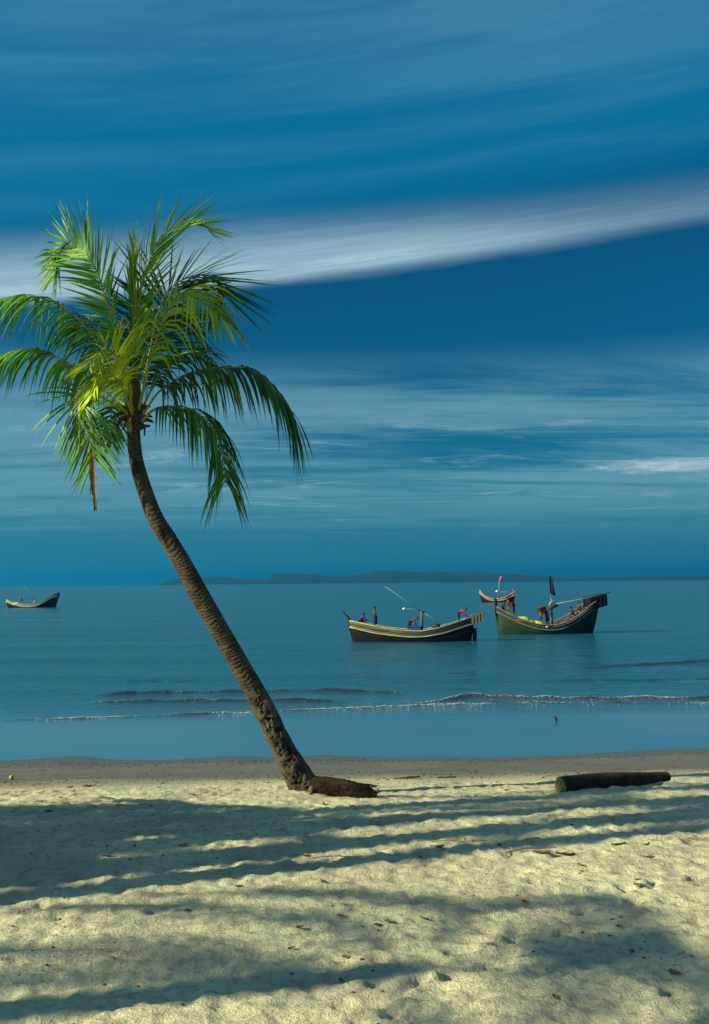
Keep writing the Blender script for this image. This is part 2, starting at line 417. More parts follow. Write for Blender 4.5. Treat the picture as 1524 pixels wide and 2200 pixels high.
# foam: small froth clumps on the crests
FOAM, k, b = material('foam', .7, .3); b.inputs['Base Color'].default_value = (.62, .64, .62, 1)
rnd = random.Random(5); fm = MB(); spots = []
def froth(p, s):
    vs = [p + Vector((rnd.uniform(.7, 1.4) * s * math.cos(a), rnd.uniform(.4, .8) * s * math.sin(a), rnd.uniform(-.15, .1) * s)) for a in [i * math.pi / 3 for i in range(6)]]
    vs.append(p + Vector((0, 0, rnd.uniform(.15, .35) * s)))
    fm.add(vs, [(i, (i + 1) % 6, 6) for i in range(6)] + [(5, 4, 3, 2, 1, 0)])
for n_, (xs_, ys_, h, fo, wd) in enumerate(ridge_lines):
    if fo <= 0: continue
    cnt = int((xs_[-1] - xs_[0]) * 420 * fo)
    for _ in range(cnt):
        x = rnd.uniform(xs_[0], xs_[-1])
        if float(vnoise(np.float64(x * .9 + 50 * n_), np.float64(n_ * 7.7))) > .15 + fo * .9 + rnd.gauss(0, .16): continue
        if rnd.random() > 6 * min(x - xs_[0], xs_[-1] - x) / (xs_[-1] - xs_[0]): continue
        y = float(np.interp(x, xs_, ys_) + .5 * fbm(np.float64(x * .35 + 30 * n_), np.float64(n_), 3)) + rnd.gauss(.02, .10)
        spots.append((x, y, rnd.uniform(.008, .024)))
_zz = sea_height(np.array([[q[0] for q in spots]]), np.array([[q[1] for q in spots]]))[0]
for (x, y, s_), zz in zip(spots, _zz): froth(Vector((x, y, float(zz))), s_)
foam = tag(fm.build('sea_foam', FOAM), 'thin white froth along the breaking ripples near the shore', 'foam', kind='stuff')

# ------------------------------------------------------------------ hills across the bay
HILL = rough_mat('hill_forest', (.004, .018, .012), (.010, .028, .016), .01, .95, bs=.3, bd=2.0)
HD = 3400.0
prof_px = [(318, 1258), (332, 1255), (355, 1243), (378, 1239), (395, 1243), (430, 1237), (465, 1239), (500, 1243), (545, 1244), (566, 1243), (580, 1232), (604, 1229), (640, 1233), (665, 1232), (700, 1237), (745, 1236), (790, 1231), (803, 1226), (850, 1225), (885, 1226), (905, 1228), (945, 1226), (1000, 1229), (1045, 1228), (1090, 1231), (1150, 1233), (1200, 1238), (1240, 1241), (1300, 1241), (1370, 1240), (1430, 1238), (1480, 1237), (1560, 1236), (1700, 1233), (1900, 1225), (2300, 1228), (2900, 1232)]
hx, hz = [], []
for px, py in prof_px:
    p = at(px, py, HD); hx.append(p.x); hz.append(p.z)
hxs = np.arange(hx[0], hx[-1], 9.0); hys = np.linspace(-1, 1, 25)
def hill_z(XX, YY):
    top = np.interp(XX, hx, hz) - SEA_Z + 1.0
    v = (YY - HD - 250) / 300
    top = top + 2.2 * fbm(XX * .05, YY * .02, 4) * (top > 4) + 1.5 * fbm(XX * .015, YY * .01, 2)
    return SEA_Z - 1 + top * np.clip(1 - v * v, 0, 1) ** .7 * (1 - .5 * np.clip(np.abs(fbm(XX * .01, YY * .012, 3)), 0, 1) * np.abs(v))
hme, _ = grid_mesh('hills', hxs, HD + 250 + 300 * hys, hill_z)
tag(link('hills', hme, HILL), kind='structure')

# ------------------------------------------------------------------ haze
def haze_box():
    x0, x1, y0, y1, z0, z1 = -9500, 9500, -9500, 12000, -6.0, 110.0
    m = bpy.data.materials.new('haze_air'); m.use_nodes = True; nt_ = m.node_tree; nt_.nodes.clear(); k = N(nt_)
    o = k.n('ShaderNodeOutputMaterial'); v = k.n('ShaderNodeVolumePrincipled')
    v.inputs['Color'].default_value = (.02, .51, 1.0, 1); v.inputs['Density'].default_value = HAZE
    v.inputs['Anisotropy'].default_value = .6
    k.link(v.outputs[0], o.inputs['Volume'])
    b_ = MB(); b_.box(((x0 + x1) / 2, (y0 + y1) / 2, (z0 + z1) / 2), ((x1 - x0) / 2, (y1 - y0) / 2, (z1 - z0) / 2))
    tag(b_.build('haze', m, smooth=False), 'pale blue sea haze over the whole bay', 'haze', kind='stuff')
HAZE = 2.1e-4
haze_box()
# shaded pixel, metres up-sun to the tree, trunk height, lean, trunk radius, fronds, label, frond size
LV = 'left of the view'
GROVE = [
    (1000, 1727, 13, 13, (.8, .9), .24, 16, 'tall palm with thick trunk nearest the water, ' + LV),
    (1000, 1738, 15.5, 12, (.2, -.9), .22, 14, 'tall palm growing close beside the one nearest the water, ' + LV),
    (1000, 1768, 16, 14, (-.6, 1.3), .27, 16, 'tallest palm with slightly back-leaning trunk, ' + LV),
    (1000, 1780, 13.2, 11, (.3, -.6), .24, 14, 'middling palm paired with the tallest one, ' + LV),
    (900, 1818, 12, 12, (.4, 1.8), .25, 15, 'tall palm leaning far towards the water, ' + LV),
    (1150, 1815, 13.5, 12, (.6, .5), .22, 14, 'slim straight palm standing behind its leaning neighbour, ' + LV),
    (760, 2030, 15, 7.6, (.5, -.6), .26, 11, 'palm of middle height nearest the camera, ' + LV, .9),
    (330, 1765, 10.5, 4.4, (.3, .3), .2, 15, 'short bushy palm with dense low crown, ' + LV, .85),
    (140, 1775, 13, 5.4, (.2, -.2), .2, 13, 'second short palm with dense crown behind the first, ' + LV, .85),
    (480, 1750, 9.5, 3.9, (.2, .0), .2, 15, 'youngest and lowest palm at the edge of the grove, ' + LV, .75),
    (60, 1830, 11.0, 4.6, (.1, .2), .2, 9, 'short palm in front of the low bushy ones, ' + LV, .7),
    (640, 1768, 11.5, 4.8, (.3, .2), .2, 11, 'low palm with a loose crown beside the youngest one, ' + LV, .8),
    (1480, 1738, 20, 9.0, (.4, .8), .2, 9, 'slender palm farthest back in the grove, ' + LV, .7),
]

# ------------------------------------------------------------------ palms
def leaf_material():
    m, k, b = material('palm_leaf', .45, .3)
    t = k.n('ShaderNodeAttribute', attribute_name='tone').outputs['Fac']     # sun and shade painted in as 0..1 leaflet hue, +2 = dead
    pos = k.n('ShaderNodeTexCoord').outputs['Object']
    dead = k.m('GREATER_THAN', t, 1.5); h = k.m('FRACT', t)
    c = k.mix(k.sm(h, .0, .55), (.014, .06, .008), (.10, .30, .012))
    c = k.mix(k.sm(h, .55, 1.0), c, (.48, .57, .02))
    c = k.mix(k.m('MULTIPLY', k.sm(k.noise(pos, 14, 3), .6, .75), .15), c, (.16, .17, .03))
    c = k.mix(dead, c, k.mix(k.noise(pos, 9, 4), (.10, .065, .04), (.26, .19, .12)))
    k.link(c, b.inputs['Base Color'])
    tr = k.n('ShaderNodeBsdfTranslucent'); k.link(k.mix(1.0, c, (1.0, 1.0, .5), 'MULTIPLY'), tr.inputs[0])
    ms = k.n('ShaderNodeMixShader'); ms.inputs[0].default_value = .15
    k.link(b.outputs[0], ms.inputs[1]); k.link(tr.outputs[0], ms.inputs[2])
    k.link(ms.outputs[0], m.node_tree.nodes['Material Output'].inputs[0])
    return m
LEAF = leaf_material()
def rachis_material():
    m, k, b = material('palm_rachis', .45, .4)
    t = k.n('ShaderNodeAttribute', attribute_name='tone').outputs['Fac']
    c = k.mix(k.m('FRACT', t), (.30, .30, .04), (.13, .17, .025)); c = k.mix(k.m('GREATER_THAN', t, 1.5), c, (.17, .11, .06))
    k.link(c, b.inputs['Base Color']); return m
RACHIS = rachis_material()
FIBRE = rough_mat('palm_fibre', (.045, .028, .015), (.12, .075, .04), 9, .95, (1, 1, .25), .8, .02, (.17, .12, .07))
def bark_material(name, ca, cb, cc):
    m, k, b = material(name, .9, .2)
    t = k.n('ShaderNodeAttribute', attribute_name='tone').outputs['Fac']      # darkens ring scars, and cracks and hollows of the rough base
    pos = k.n('ShaderNodeTexCoord').outputs['Object']
    c = k.mix(k.sm(k.noise(pos, 5, 6, .65), .35, .68), ca, cb)
    c = k.mix(k.m('MULTIPLY', k.sm(k.noise(pos, 2.3, 4, .6), .5, .7), .6), c, cc)
    c = k.mix(k.m('MULTIPLY', k.sm(k.noise(pos, 30, 4, .7), .5, .75), .6), c, (.05, .035, .022))
    c = k.mix(k.m('MULTIPLY', t, 1.0, clamp=True), c, (.018, .020, .014))
    k.link(c, b.inputs['Base Color'])
    bump(k, b, k.noise(k.v('MULTIPLY', pos, (1, 1, 2.2)), 26, 6, .75), 1.0, .04)
    return m
BARK = bark_material('palm_bark', (.14, .108, .072), (.05, .04, .029), (.21, .17, .12))
def trunk_mesh(name, path, radii, nseg=44, rings=420, ring_gap=.085, rugged=1.0, seed=0, low=.3):
    pts = spline(path, rings); L = sum((pts[i + 1] - pts[i]).length for i in range(rings - 1))
    vs, at_ = [], []; ref = Vector((0, -1, 0)); rg = random.Random(seed)
    xs = np.linspace(0, 1, len(radii))
    # irregular ring positions
    pos, s = [0.0], 0.0
    while s < L + .3: s += ring_gap * rg.uniform(.65, 1.4); pos.append(s)
    pos = np.array(pos)
    S = np.linspace(0, L, rings)[:, None]; A = np.linspace(0, 2 * math.pi, nseg, endpoint=False)[None, :]
    ca, sa = np.cos(A), np.sin(A)
    def pn(fs, fa, sd):    # noise that closes round the trunk
        return fbm(S * fs + fa * ca + sd, fa * sa + sd * 1.7, 4)
    Sw = S + .17 * pn(2.0, 1.2, seed + 3) + .05 * pn(6, 2.5, seed + 8)
    k_ = np.clip(np.searchsorted(pos, Sw.ravel()) - 1, 0, len(pos) - 2).reshape(Sw.shape)
    ph = np.clip((Sw - pos[k_]) / (pos[k_ + 1] - pos[k_]), 0, 1)
    groove = np.exp(-(ph / .16) ** 2) + np.exp(-((1 - ph) / .08) ** 2)
    lowf = smooth01((low - S / L) / .12)                    # rough old base
    lump = pn(9, 3.2, seed + 21); lump2 = np.abs(pn(5, 2.2, seed + 40))
    disp = (1 - lowf) * ((-.017 * groove + .013 * (ph - .5)) * (1 - .6 * smooth01((S / L - .6) / .3))) + lowf * (.075 * lump - .05 * np.exp(-(lump2 / .03) ** 2) + .01) + .012 * pn(3, 1.5, seed + 60)
    tone = np.clip((1 - lowf) * groove * (.5 + 1.4 * np.clip(pn(4, 2, seed + 5) + .35, 0, 1)) + lowf * np.clip(np.exp(-(lump2 / .035) ** 2) + np.clip(-lump * 3, 0, 1), 0, 1), 0, 1)
    for i, p in enumerate(pts):
        t = (pts[min(i + 1, rings - 1)] - pts[max(i - 1, 0)]).normalized()
        ref = (ref - t * ref.dot(t)).normalized(); bb = t.cross(ref)
        r = interp(i / (rings - 1), xs, radii)
        for q in range(nseg):
            rr_ = r + rugged * disp[i, q]
            vs.append(p + (ref * math.cos(A[0, q]) + bb * math.sin(A[0, q])) * rr_); at_.append(float(tone[i, q]) + 1e-4)
    n = nseg
    fs = [(i * n + q, i * n + (q + 1) % n, (i + 1) * n + (q + 1) % n, (i + 1) * n + q) for i in range(rings - 1) for q in range(n)]
    fs += [tuple(range(n - 1, -1, -1)), tuple((rings - 1) * n + q for q in range(n))]
    mb = MB(); mb.add(vs, fs, at_); return mb, pts
GRAV = Vector((0, 0, -1))
def frond_meshes(path, hint, L=.95, n=62, droop=1.6, lift=.25, a0=25, a1=60, start=.16, lit_hue=.35, seed=0, r0=.03, dead=0.0, wdt=.0225, clump=.3, side=(-1, 1), wind=(0, 0, 0), tipfan=.45, baselen=.55):
    rg = random.Random(seed); m = 48; pts = spline(path, m)
    tone0 = 2.0 if dead > .9 else 0.0
    ra = MB(); ra.tube(pts, [max(r0 * (1 - .86 * (i / (m - 1)) ** .7), .004) for i in range(m)], 6, [tone0 + .02 + .7 * rg.random() * 0 + .6 * (i / m) for i in range(m) for _ in range(6)])
    lf = MB(); hint = Vector(hint).normalized(); wind = Vector(wind); clv = [Vector((0, 0, 0))] * 2
    for i in range(n):
        t = start + (1 - start) * ((i + rg.uniform(-.3, .3)) / (n - 1)); t = min(max(t, start), .995)
        f = t * (m - 1); j = min(int(f), m - 2); p = pts[j].lerp(pts[j + 1], f - j)
        T = (pts[min(j + 2, m - 1)] - pts[max(j - 1, 0)]).normalized()
        Nn = hint - T * hint.dot(T)
        if Nn.length < .05: Nn = T.orthogonal()
        Nn.normalize(); S = T.cross(Nn).normalized()
        al = R(a0 + (a1 - a0) * t ** 1.6)
        s0 = (t - start) / (1 - start)
        ln = L * (baselen + (1 - baselen) * smooth01(s0 / .32)) * (1 - (1 - tipfan) * max(0, (s0 - .45) / .55) ** 1.4)
        for si, sd in enumerate((-1, 1)):
            if sd not in side or rg.random() < .04: continue
            if rg.random() < .22: clv[si] = Vector((rg.gauss(0, 1), rg.gauss(0, 1), rg.gauss(0, 1))) * clump * .5
            d0 = S * sd * math.cos(al) + T * math.sin(al) + Nn * (lift + rg.gauss(0, .07)) + clv[si] * .5 + Vector((rg.gauss(0, .06), rg.gauss(0, .06), rg.gauss(0, .06)))
            d0.normalize(); l = ln * rg.uniform(.82, 1.08); sg = 6; q = p.copy(); g = droop * rg.uniform(.75, 1.25) * (1 - .72 * s0 ** 1.5)
            hv = min(max(lit_hue + rg.gauss(0, .16), .02), .97)
            isdead = rg.random() < dead; tone = (2.3 if isdead else hv)
            if isdead: l *= rg.uniform(.5, 1); g *= 2.5
            wv = wdt * rg.uniform(.8, 1.15); prof = (.55, 1, 1.0, .85, .6, .3, .03)
            ring = []
            for k_ in range(sg + 1):
                dk = (d0 + GRAV * (g * (k_ / sg) ** .95) + wind * (k_ / sg)).normalized()
                W = T - dk * T.dot(dk)
                if W.length < .12: W = S - dk * S.dot(dk)
                W.normalize(); U = W.cross(dk)
                if U.dot(Nn) < 0: U = -U
                hw = wv * prof[k_]
                ring += [q - W * hw - U * hw * .45, q, q + W * hw - U * hw * .45]
                q = q + dk * (l / sg)
            fs = []
            for k_ in range(sg):
                o = k_ * 3; fs += [(o, o + 1, o + 4, o + 3), (o + 1, o + 2, o + 5, o + 4)]
            lf.add(ring, fs, tone)
    return ra, lf
def add_frond(tree, path, hint, label=None, inv=None, name='frond', **kw):
    ra, lf = frond_meshes(path, hint, **kw)
    fr = ra.build(name, RACHIS, tree); l = lf.build('leaflets', LEAF, fr); l['kind'] = 'stuff'
    if label: fr['label'] = label
    if inv is not None: 
        for o in (fr, l): o.data.transform(inv)
    return fr

# the leaning coconut palm of the photograph
ppx = [(669, 1728, 70), (660, 1703, 66), (643, 1670, 58), (624, 1637, 51), (603, 1596, 44), (563, 1514, 43.5), (518, 1433, 42), (471, 1351, 41.5), (424, 1269, 42), (402, 1228, 40), (367, 1167, 37), (341, 1126, 36), (327, 1097, 34), (315, 1064, 32), (302, 1024, 32), (292, 983, 30), (288, 942, 28), (287, 905, 27)]
PD = (PALM_BASE - CAM).dot(_f)
tpath = [at(x, y, PD) for x, y, w_ in ppx]; K = PD / F
# radii resampled evenly along the length
acc = [0.0]
for i in range(1, len(tpath)): acc.append(acc[-1] + (tpath[i] - tpath[i - 1]).length)
rads = [interp(acc[-1] * i / 59, acc, [w_ * K / 2 for _, _, w_ in ppx]) for i in range(60)]
palm = tag(empty('palm_tree', (PALM_BASE.x, PALM_BASE.y, sand_z(PALM_BASE.x, PALM_BASE.y))), 'tall coconut palm with leaning curved trunk and wind-blown green crown', 'palm tree')
palm_inv = Matrix.Translation(-palm.location)
mb, _ = trunk_mesh('trunk', tpath, rads, 56, 640, .065, .85, 4, .36)
tr_o = mb.build('trunk', BARK, palm); tr_o.data.transform(palm_inv)
def P3(*pts): return [at(x, y, PD + dd) for x, y, dd in pts]
CR = (288, 888)
UP = (0, 0, 1); TOC = (0, -1, .15)
fr_specs = [
    # path (photo x, y, metres behind the trunk plane), surface normal hint, settings
    (P3((290, 890, 0), (276, 807, -.2), (257, 748, -.3), (230, 650, -.3), (207, 581, -.25), (179, 539, -.1), (150, 521, .15), (128, 540, .4), (118, 590, .55)), (-.60, -.76, .2), dict(L=1.08, n=64, droop=.30, lift=.16, a0=34, a1=60, lit_hue=.5, start=.30, r0=.036, seed=1, clump=.35, tipfan=.6)),
    (P3((291, 885, .05), (292, 740, .0), (305, 611, -.05), (323, 558, -.05), (339, 519, -.05), (367, 493, 0), (399, 480, .05), (434, 481, .1), (452, 497, .15)), (.55, -.75, .35), dict(L=1.15, n=43, droop=.12, lift=.3, a0=70, a1=66, lit_hue=0.68, start=.22, r0=.04, seed=2, clump=.2, wind=(.35, 0, .12), wdt=.018)),
    (P3((300, 880, .1), (325, 740, .25), (349, 645, .3), (381, 608, .3), (411, 594, .25), (440, 591, .2), (468, 604, .15), (482, 632, .1)), (.1, -.55, .8), dict(L=1.5, n=60, droop=.30, lift=.05, a0=14, a1=62, lit_hue=0.12, start=.2, seed=3, clump=.25, tipfan=.75)),
    (P3((298, 880, -.1), (322, 780, -.5), (350, 690, -.85), (385, 632, -1.1), (418, 640, -1.3), (452, 662, -1.45), (484, 692, -1.5)), (0, -.35, .9), dict(L=1.33, n=41, droop=3.2, lift=.12, a0=21, a1=60, lit_hue=0.74, start=.28, seed=4, clump=.6)),
    (P3((300, 880, .2), (320, 760, .7), (345, 690, 1.1), (380, 672, 1.35), (412, 700, 1.5), (432, 752, 1.55)), (.2, .2, .9), dict(L=1.36, n=40, droop=2.4, lit_hue=0.06, seed=5)),
    (P3((282, 890, .1), (245, 795, .2), (192, 712, .3), (150, 668, .35), (100, 641, .4), (48, 640, .45), (0, 654, .45), (-52, 690, .4)), (-.15, -.1, 1), dict(L=1.36, n=57, droop=4.2, lift=0.05, a0=23, a1=58, lit_hue=.46, start=.2, seed=6, clump=.25)),
    (P3((280, 895, -.1), (232, 845, -.3), (182, 803, -.5), (120, 766, -.6), (60, 752, -.65), (0, 766, -.7), (-46, 800, -.75)), (-.1, -.25, 1), dict(L=1.25, n=48, droop=4.5, lift=0.05, a0=25, a1=60, lit_hue=.46, start=.2, seed=7, clump=.5)),
    (P3((280, 898, -.05), (235, 862, -.2), (190, 845, -.35), (166, 858, -.45), (177, 892, -.5), (191, 938, -.5), (203, 985, -.48)), (-.35, -.9, .15), dict(tipfan=.7, L=1.1, n=38, droop=.9, lift=.1, a0=21, a1=55, lit_hue=0.45, start=.3, seed=8, clump=.4)),
    (P3((287, 892, -.1), (272, 815, -.5), (250, 765, -.95), (222, 752, -1.3), (196, 775, -1.6)), (-.6, -.5, .6), dict(L=1.06, n=35, droop=1.0, lift=.1, a0=21, a1=60, lit_hue=.97, start=.22, seed=9, clump=.5)),
    (P3((303, 898, 0), (337, 847, -.1), (370, 822, -.15), (407, 802, -.2), (450, 792, -.2), (499, 789, -.2), (544, 795, -.15), (582, 827, -.1), (611, 862, -.05), (628, 900, 0), (634, 930, .05)), (.1, -.25, 1), dict(tipfan=.8, L=1.32, n=59, droop=5.5, lift=0.05, a0=27, a1=58, lit_hue=0.08, start=.17, seed=10, clump=.25)),
    (P3((304, 905, -.1), (330, 881, -.25), (360, 874, -.35), (400, 877, -.45), (430, 892, -.5), (455, 917, -.5), (471, 948, -.48), (481, 990, -.45), (484, 1035, -.4)), (.15, -.35, .9), dict(tipfan=.8, L=1.3, n=52, droop=4.2, lift=0.05, a0=24, a1=58, lit_hue=0.22, start=.16, seed=11, clump=.3)),
    (P3((285, 895, .1), (262, 865, .5), (245, 868, .8), (238, 900, .95), (240, 950, 1.0)), (-.3, .3, .6), dict(L=0.84, n=26, droop=1.4, lit_hue=.15, start=.25, seed=12)),
    (P3((300, 890, .1), (340, 810, .4), (380, 768, .7), (420, 762, .9), (455, 790, 1.0)), (.1, .1, 1), dict(L=1.12, n=35, droop=3, lit_hue=0.05, start=.25, seed=14)),
    (P3((284, 888, .15), (240, 770, .5), (206, 700, .75), (178, 690, .9), (150, 730, 1.0)), (-.3, 0, 1), dict(L=1.15, n=35, droop=3, lit_hue=.25, start=.25, seed=15)),
    (P3((290, 885, -.02), (289, 740, .0), (284, 620, .02), (289, 545, .04), (291, 512, .05)), (-.2, -.9, .1), dict(L=0.75, n=26, droop=.02, lift=.1, a0=74, a1=84, lit_hue=.66, start=.35, seed=18, wdt=.016)),
    (P3((286, 893, -.15), (262, 832, -.6), (236, 803, -1.0), (213, 815, -1.35), (198, 850, -1.6)), (-.6, -.5, .6), dict(L=.85, n=44, droop=1.5, lift=.1, a0=24, a1=60, lit_hue=.97, start=.22, seed=23, clump=.5)),
]
for path, hint, kw in fr_specs: add_frond(palm, path, hint, inv=palm_inv, **kw)
# dead brown leaf tips hanging from the low left frond
ra, lf = frond_meshes(P3((198, 955, -.49), (202, 1000, -.47), (203, 1050, -.46), (205, 1085, -.46)), (-.2, -1, 0), L=.34, n=20, droop=3.0, lift=.1, a0=55, a1=74, start=.02, lit_hue=.3, seed=30, dead=1.0, wdt=.02, tipfan=.5, baselen=.9, r0=.012)
fr = ra.build('frond', RACHIS, palm); fr['label'] = 'withered brown hanging leaf end'; l = lf.build('leaflets', LEAF, fr); l['kind'] = 'stuff'
for o in (fr, l): o.data.transform(palm_inv)
# leaf sheaths, fibre and stubs at the crown's base
rnd = random.Random(11)
cb = at(287, 897, PD)
heart = MB(); hp = [at(287, 925, PD), at(287, 905, PD), at(288, 885, PD), at(289, 860, PD), at(290, 820, PD), at(291, 770, PD)]
heart.tube(spline(hp, 14), [.10, .125, .15, .16, .155, .14, .125, .11, .10, .09, .08, .07, .055, .03], 14)
o = heart.build('leaf_sheath', FIBRE, palm); o.data.transform(palm_inv)
for i in range(15):
    a = i * 2.4; r_ = .12; h = rnd.uniform(-.22, .12); ln = rnd.uniform(.14, .34)
    p0 = cb + Vector((math.cos(a) * .08, math.sin(a) * .08, h)); d = Vector((math.cos(a), math.sin(a), rnd.uniform(-.35, .7)))
    p1 = p0 + d * ln * .6; p2 = p0 + d * ln + Vector((0, 0, -rnd.uniform(.02, .16)))
    st = MB(); st.tube(spline([p0, p1, p2], 7), [.055, .05, .043, .036, .03, .024, .012], 6)
    o = st.build('leaf_stub', FIBRE, palm); o.data.transform(palm_inv)
for pts in (((280, 905, -.12), (262, 902, -.2), (253, 915, -.22), (262, 930, -.22), (246, 934, -.24)), ((300, 905, -.1), (310, 915, -.14), (311, 936, -.15))):
    st = MB(); st.tube(spline(P3(*pts), 14), [.022] * 8 + [.016] * 6, 6); o = st.build('flower_stalk', FIBRE, palm); o.data.transform(palm_inv)
YG = rough_mat('young_nut', (.30, .33, .03), (.18, .24, .02), 6, .5, bs=.1, bd=.004)
st = MB(); st.tube(P3((280, 930, -.16), (279, 922, -.17), (278, 912, -.17), (279, 902, -.15), (281, 893, -.12)), [.015, .045, .05, .035, .01], 10)
o = st.build('green_sheath', YG, palm); o.data.transform(palm_inv)

# ------------------------------------------------------------------ palms of the grove beside the beach (their shade crosses the sand)
rnd = random.Random(21); proto = []
for i in range(4):
    ln = 3.0 + .25 * i; up = (.9, .55, .2, -.15)[i]
    path = [Vector((0, 0, 0)), Vector((ln * .28, 0, up * 1.0)), Vector((ln * .58, 0, up * 1.15)), Vector((ln * .85, 0, up * .75 - .45)), Vector((ln * 1.02, 0, up * .3 - 1.1))]
    ra, lf = frond_meshes(path, (0, 0, 1), L=.95, n=52, droop=1.7, lit_hue=.35, seed=70 + i, wdt=.03)
    fr = ra.build('frond', RACHIS); l = lf.build('leaflets', LEAF, fr); l['kind'] = 'stuff'; proto.append(fr)

def ground_back(px, py, dist):          # point up-sun from the shadow seen at a pixel
    p = on_sand(px, py); return Vector((p.x - math.cos(SUN_AZ) * dist, p.y - math.sin(SUN_AZ) * dist, 0))
def grove_palm(px, py, dist, h, lean, rad, nf, label, fscale=1.0):
    g = ground_back(px, py, dist); z = float(beach_base(np.float64(g.x), np.float64(g.y)))
    t = tag(empty('palm_tree', (g.x, g.y, z)), label, 'palm tree', 'palms of the grove left of the view')
    path = [Vector((0, 0, -.3)), Vector((lean[0] * .15, lean[1] * .15, h * .35)), Vector((lean[0] * .5, lean[1] * .5, h * .7)), Vector((lean[0], lean[1], h))]
    mb, _ = trunk_mesh('trunk', path, [rad * 1.7, rad * 1.15, rad, rad, rad * .95, rad * .9, rad * .85, rad * .8], 16, 90, .12, .8, int(px) % 97, .15)
    mb.build('trunk', BARK, t)
    for i in range(nf):
        c = copy_tree(proto[rnd.choice((0, 0, 1, 1, 2, 3))], t)
        c.location = (lean[0], lean[1], h); c.rotation_euler = (0, 0, i * 2.399 + rnd.uniform(-.3, .3)); s = fscale * rnd.uniform(.85, 1.1); c.scale = (s, s, s)
    return t
for spec in GROVE: grove_palm(*spec)
for fr in proto:
    for ch in list(fr.children): bpy.data.objects.remove(ch)
    bpy.data.objects.remove(fr)

# ------------------------------------------------------------------ log, root stump, nut and drift on the sand
def end_material(name, ca, cb):
    m, k, b = material(name, .85, .2)
    uv = k.n('ShaderNodeTexCoord').outputs['Object']
    c = k.mix(k.sm(k.noise(uv, 14, 6, .65), .35, .68), ca, cb)
    c = k.mix(k.m('MULTIPLY', k.sm(k.noise(uv, 45, 3, .7), .55, .7), .6), c, (.10, .06, .025))
    k.link(c, b.inputs['Base Color']); bump(k, b, k.noise(uv, 60, 4), .6, .01); return m
LOGBARK = bark_material('log_bark', (.07, .042, .024), (.028, .018, .012), (.12, .075, .042))
CUT = end_material('cut_wood', (.40, .29, .11), (.20, .12, .05))
SHADEROOT = bark_material('shaded_root_bark', (.022, .015, .010), (.012, .009, .006), (.034, .024, .015))  # bark tones darkened to carry the trunk's shade over the stump
la, lb = sand_pt(1205, 1709), sand_pt(1432, 1687)
ra_, rb_ = .145, .105
A = la + Vector((0, 0, ra_ * .78)); B = lb + Vector((0, 0, rb_ * .8))
log = tag(empty('fallen_log', la), 'fallen palm log lying on the sand with its pale cut end facing left', 'log')
linv = Matrix.Translation(-log.location)
mid = (A + B) / 2 + Vector((0, 0, .03)) + Vector((.03, -.05, 0))
mb, lp = trunk_mesh('log', [A, A.lerp(mid, .55) + Vector((0, 0, .012)), mid, B.lerp(mid, .4), B], [ra_, ra_ * 1.02, ra_ * .98, ra_ * .9, rb_ * 1.05, rb_], 36, 150, .085, .7, 9, .0)
o = mb.build('bark', LOGBARK, log); o.data.transform(linv)
def cut_face(p, n, r, name):
    n = n.normalized(); u = n.orthogonal().normalized(); v = n.cross(u); mb = MB(); rg = random.Random(3)
    vs = [p + n * .012]; fs = []; rings = 5; ns = 24
    for i in range(1, rings + 1):
        for q in range(ns):
            a = 2 * math.pi * q / ns; rr_ = r * i / rings * (1 + (.05 * math.sin(3 * a) if i == rings else 0))
            vs.append(p + (u * math.cos(a) + v * math.sin(a)) * rr_ + n * (.012 + rg.uniform(-.004, .006) - (.014 if i == rings else 0)))
    for q in range(ns): fs.append((0, 1 + q, 1 + (q + 1) % ns))
    for i in range(rings - 1):
        for q in range(ns): fs.append((1 + i * ns + q, 1 + (i + 1) * ns + q, 1 + (i + 1) * ns + (q + 1) % ns, 1 + i * ns + (q + 1) % ns))
    mb.add(vs, fs); o = mb.build(name, CUT, log); o.data.transform(linv); return o
cut_face(A, A - B, ra_ * .97, 'cut_end'); cut_face(B, B - A, rb_ * .96, 'cut_end')

# old root stump pushed out of the sand beside the trunk
s0, s1 = sand_pt(672, 1716), sand_pt(806, 1721)
stump = tag(empty('root_stump', s0), 'dark fibrous root stump lying on the sand at the foot of the palm', 'stump')
sinv = Matrix.Translation(-stump.location)
pth = [s0 + Vector((-.05, .22, .10)), s0.lerp(s1, .3) + Vector((0, .12, .10)), s0.lerp(s1, .6) + Vector((0, .05, .09)), s1 + Vector((-.06, .02, .08)), s1 + Vector((.0, .02, .055))]
mb, _ = trunk_mesh('stump', pth, [.13, .15, .15, .14, .14, .135, .125, .11, .05], 30, 90, .05, .9, 14, 1.0)
o = mb.build('stump_body', SHADEROOT, stump); o.data.transform(sinv)
rnd = random.Random(8)
for i in range(26):
    t = rnd.uniform(.15, .98); p = s0.lerp(s1, t) + Vector((0, rnd.uniform(-.12, .1), rnd.uniform(.0, .2)))
    d = Vector((rnd.uniform(-.2, .5), rnd.uniform(-.6, .1), rnd.uniform(-.5, .15))) * .2
    mb = MB(); mb.tube(spline([p, p + d * .6 + Vector((0, 0, .01)), p + d + Vector((0, 0, -.03))], 5), [.012, .010, .008, .006, .003], 5)
    o = mb.build('root', SHADEROOT, stump); o.data.transform(sinv)
fib = MB()
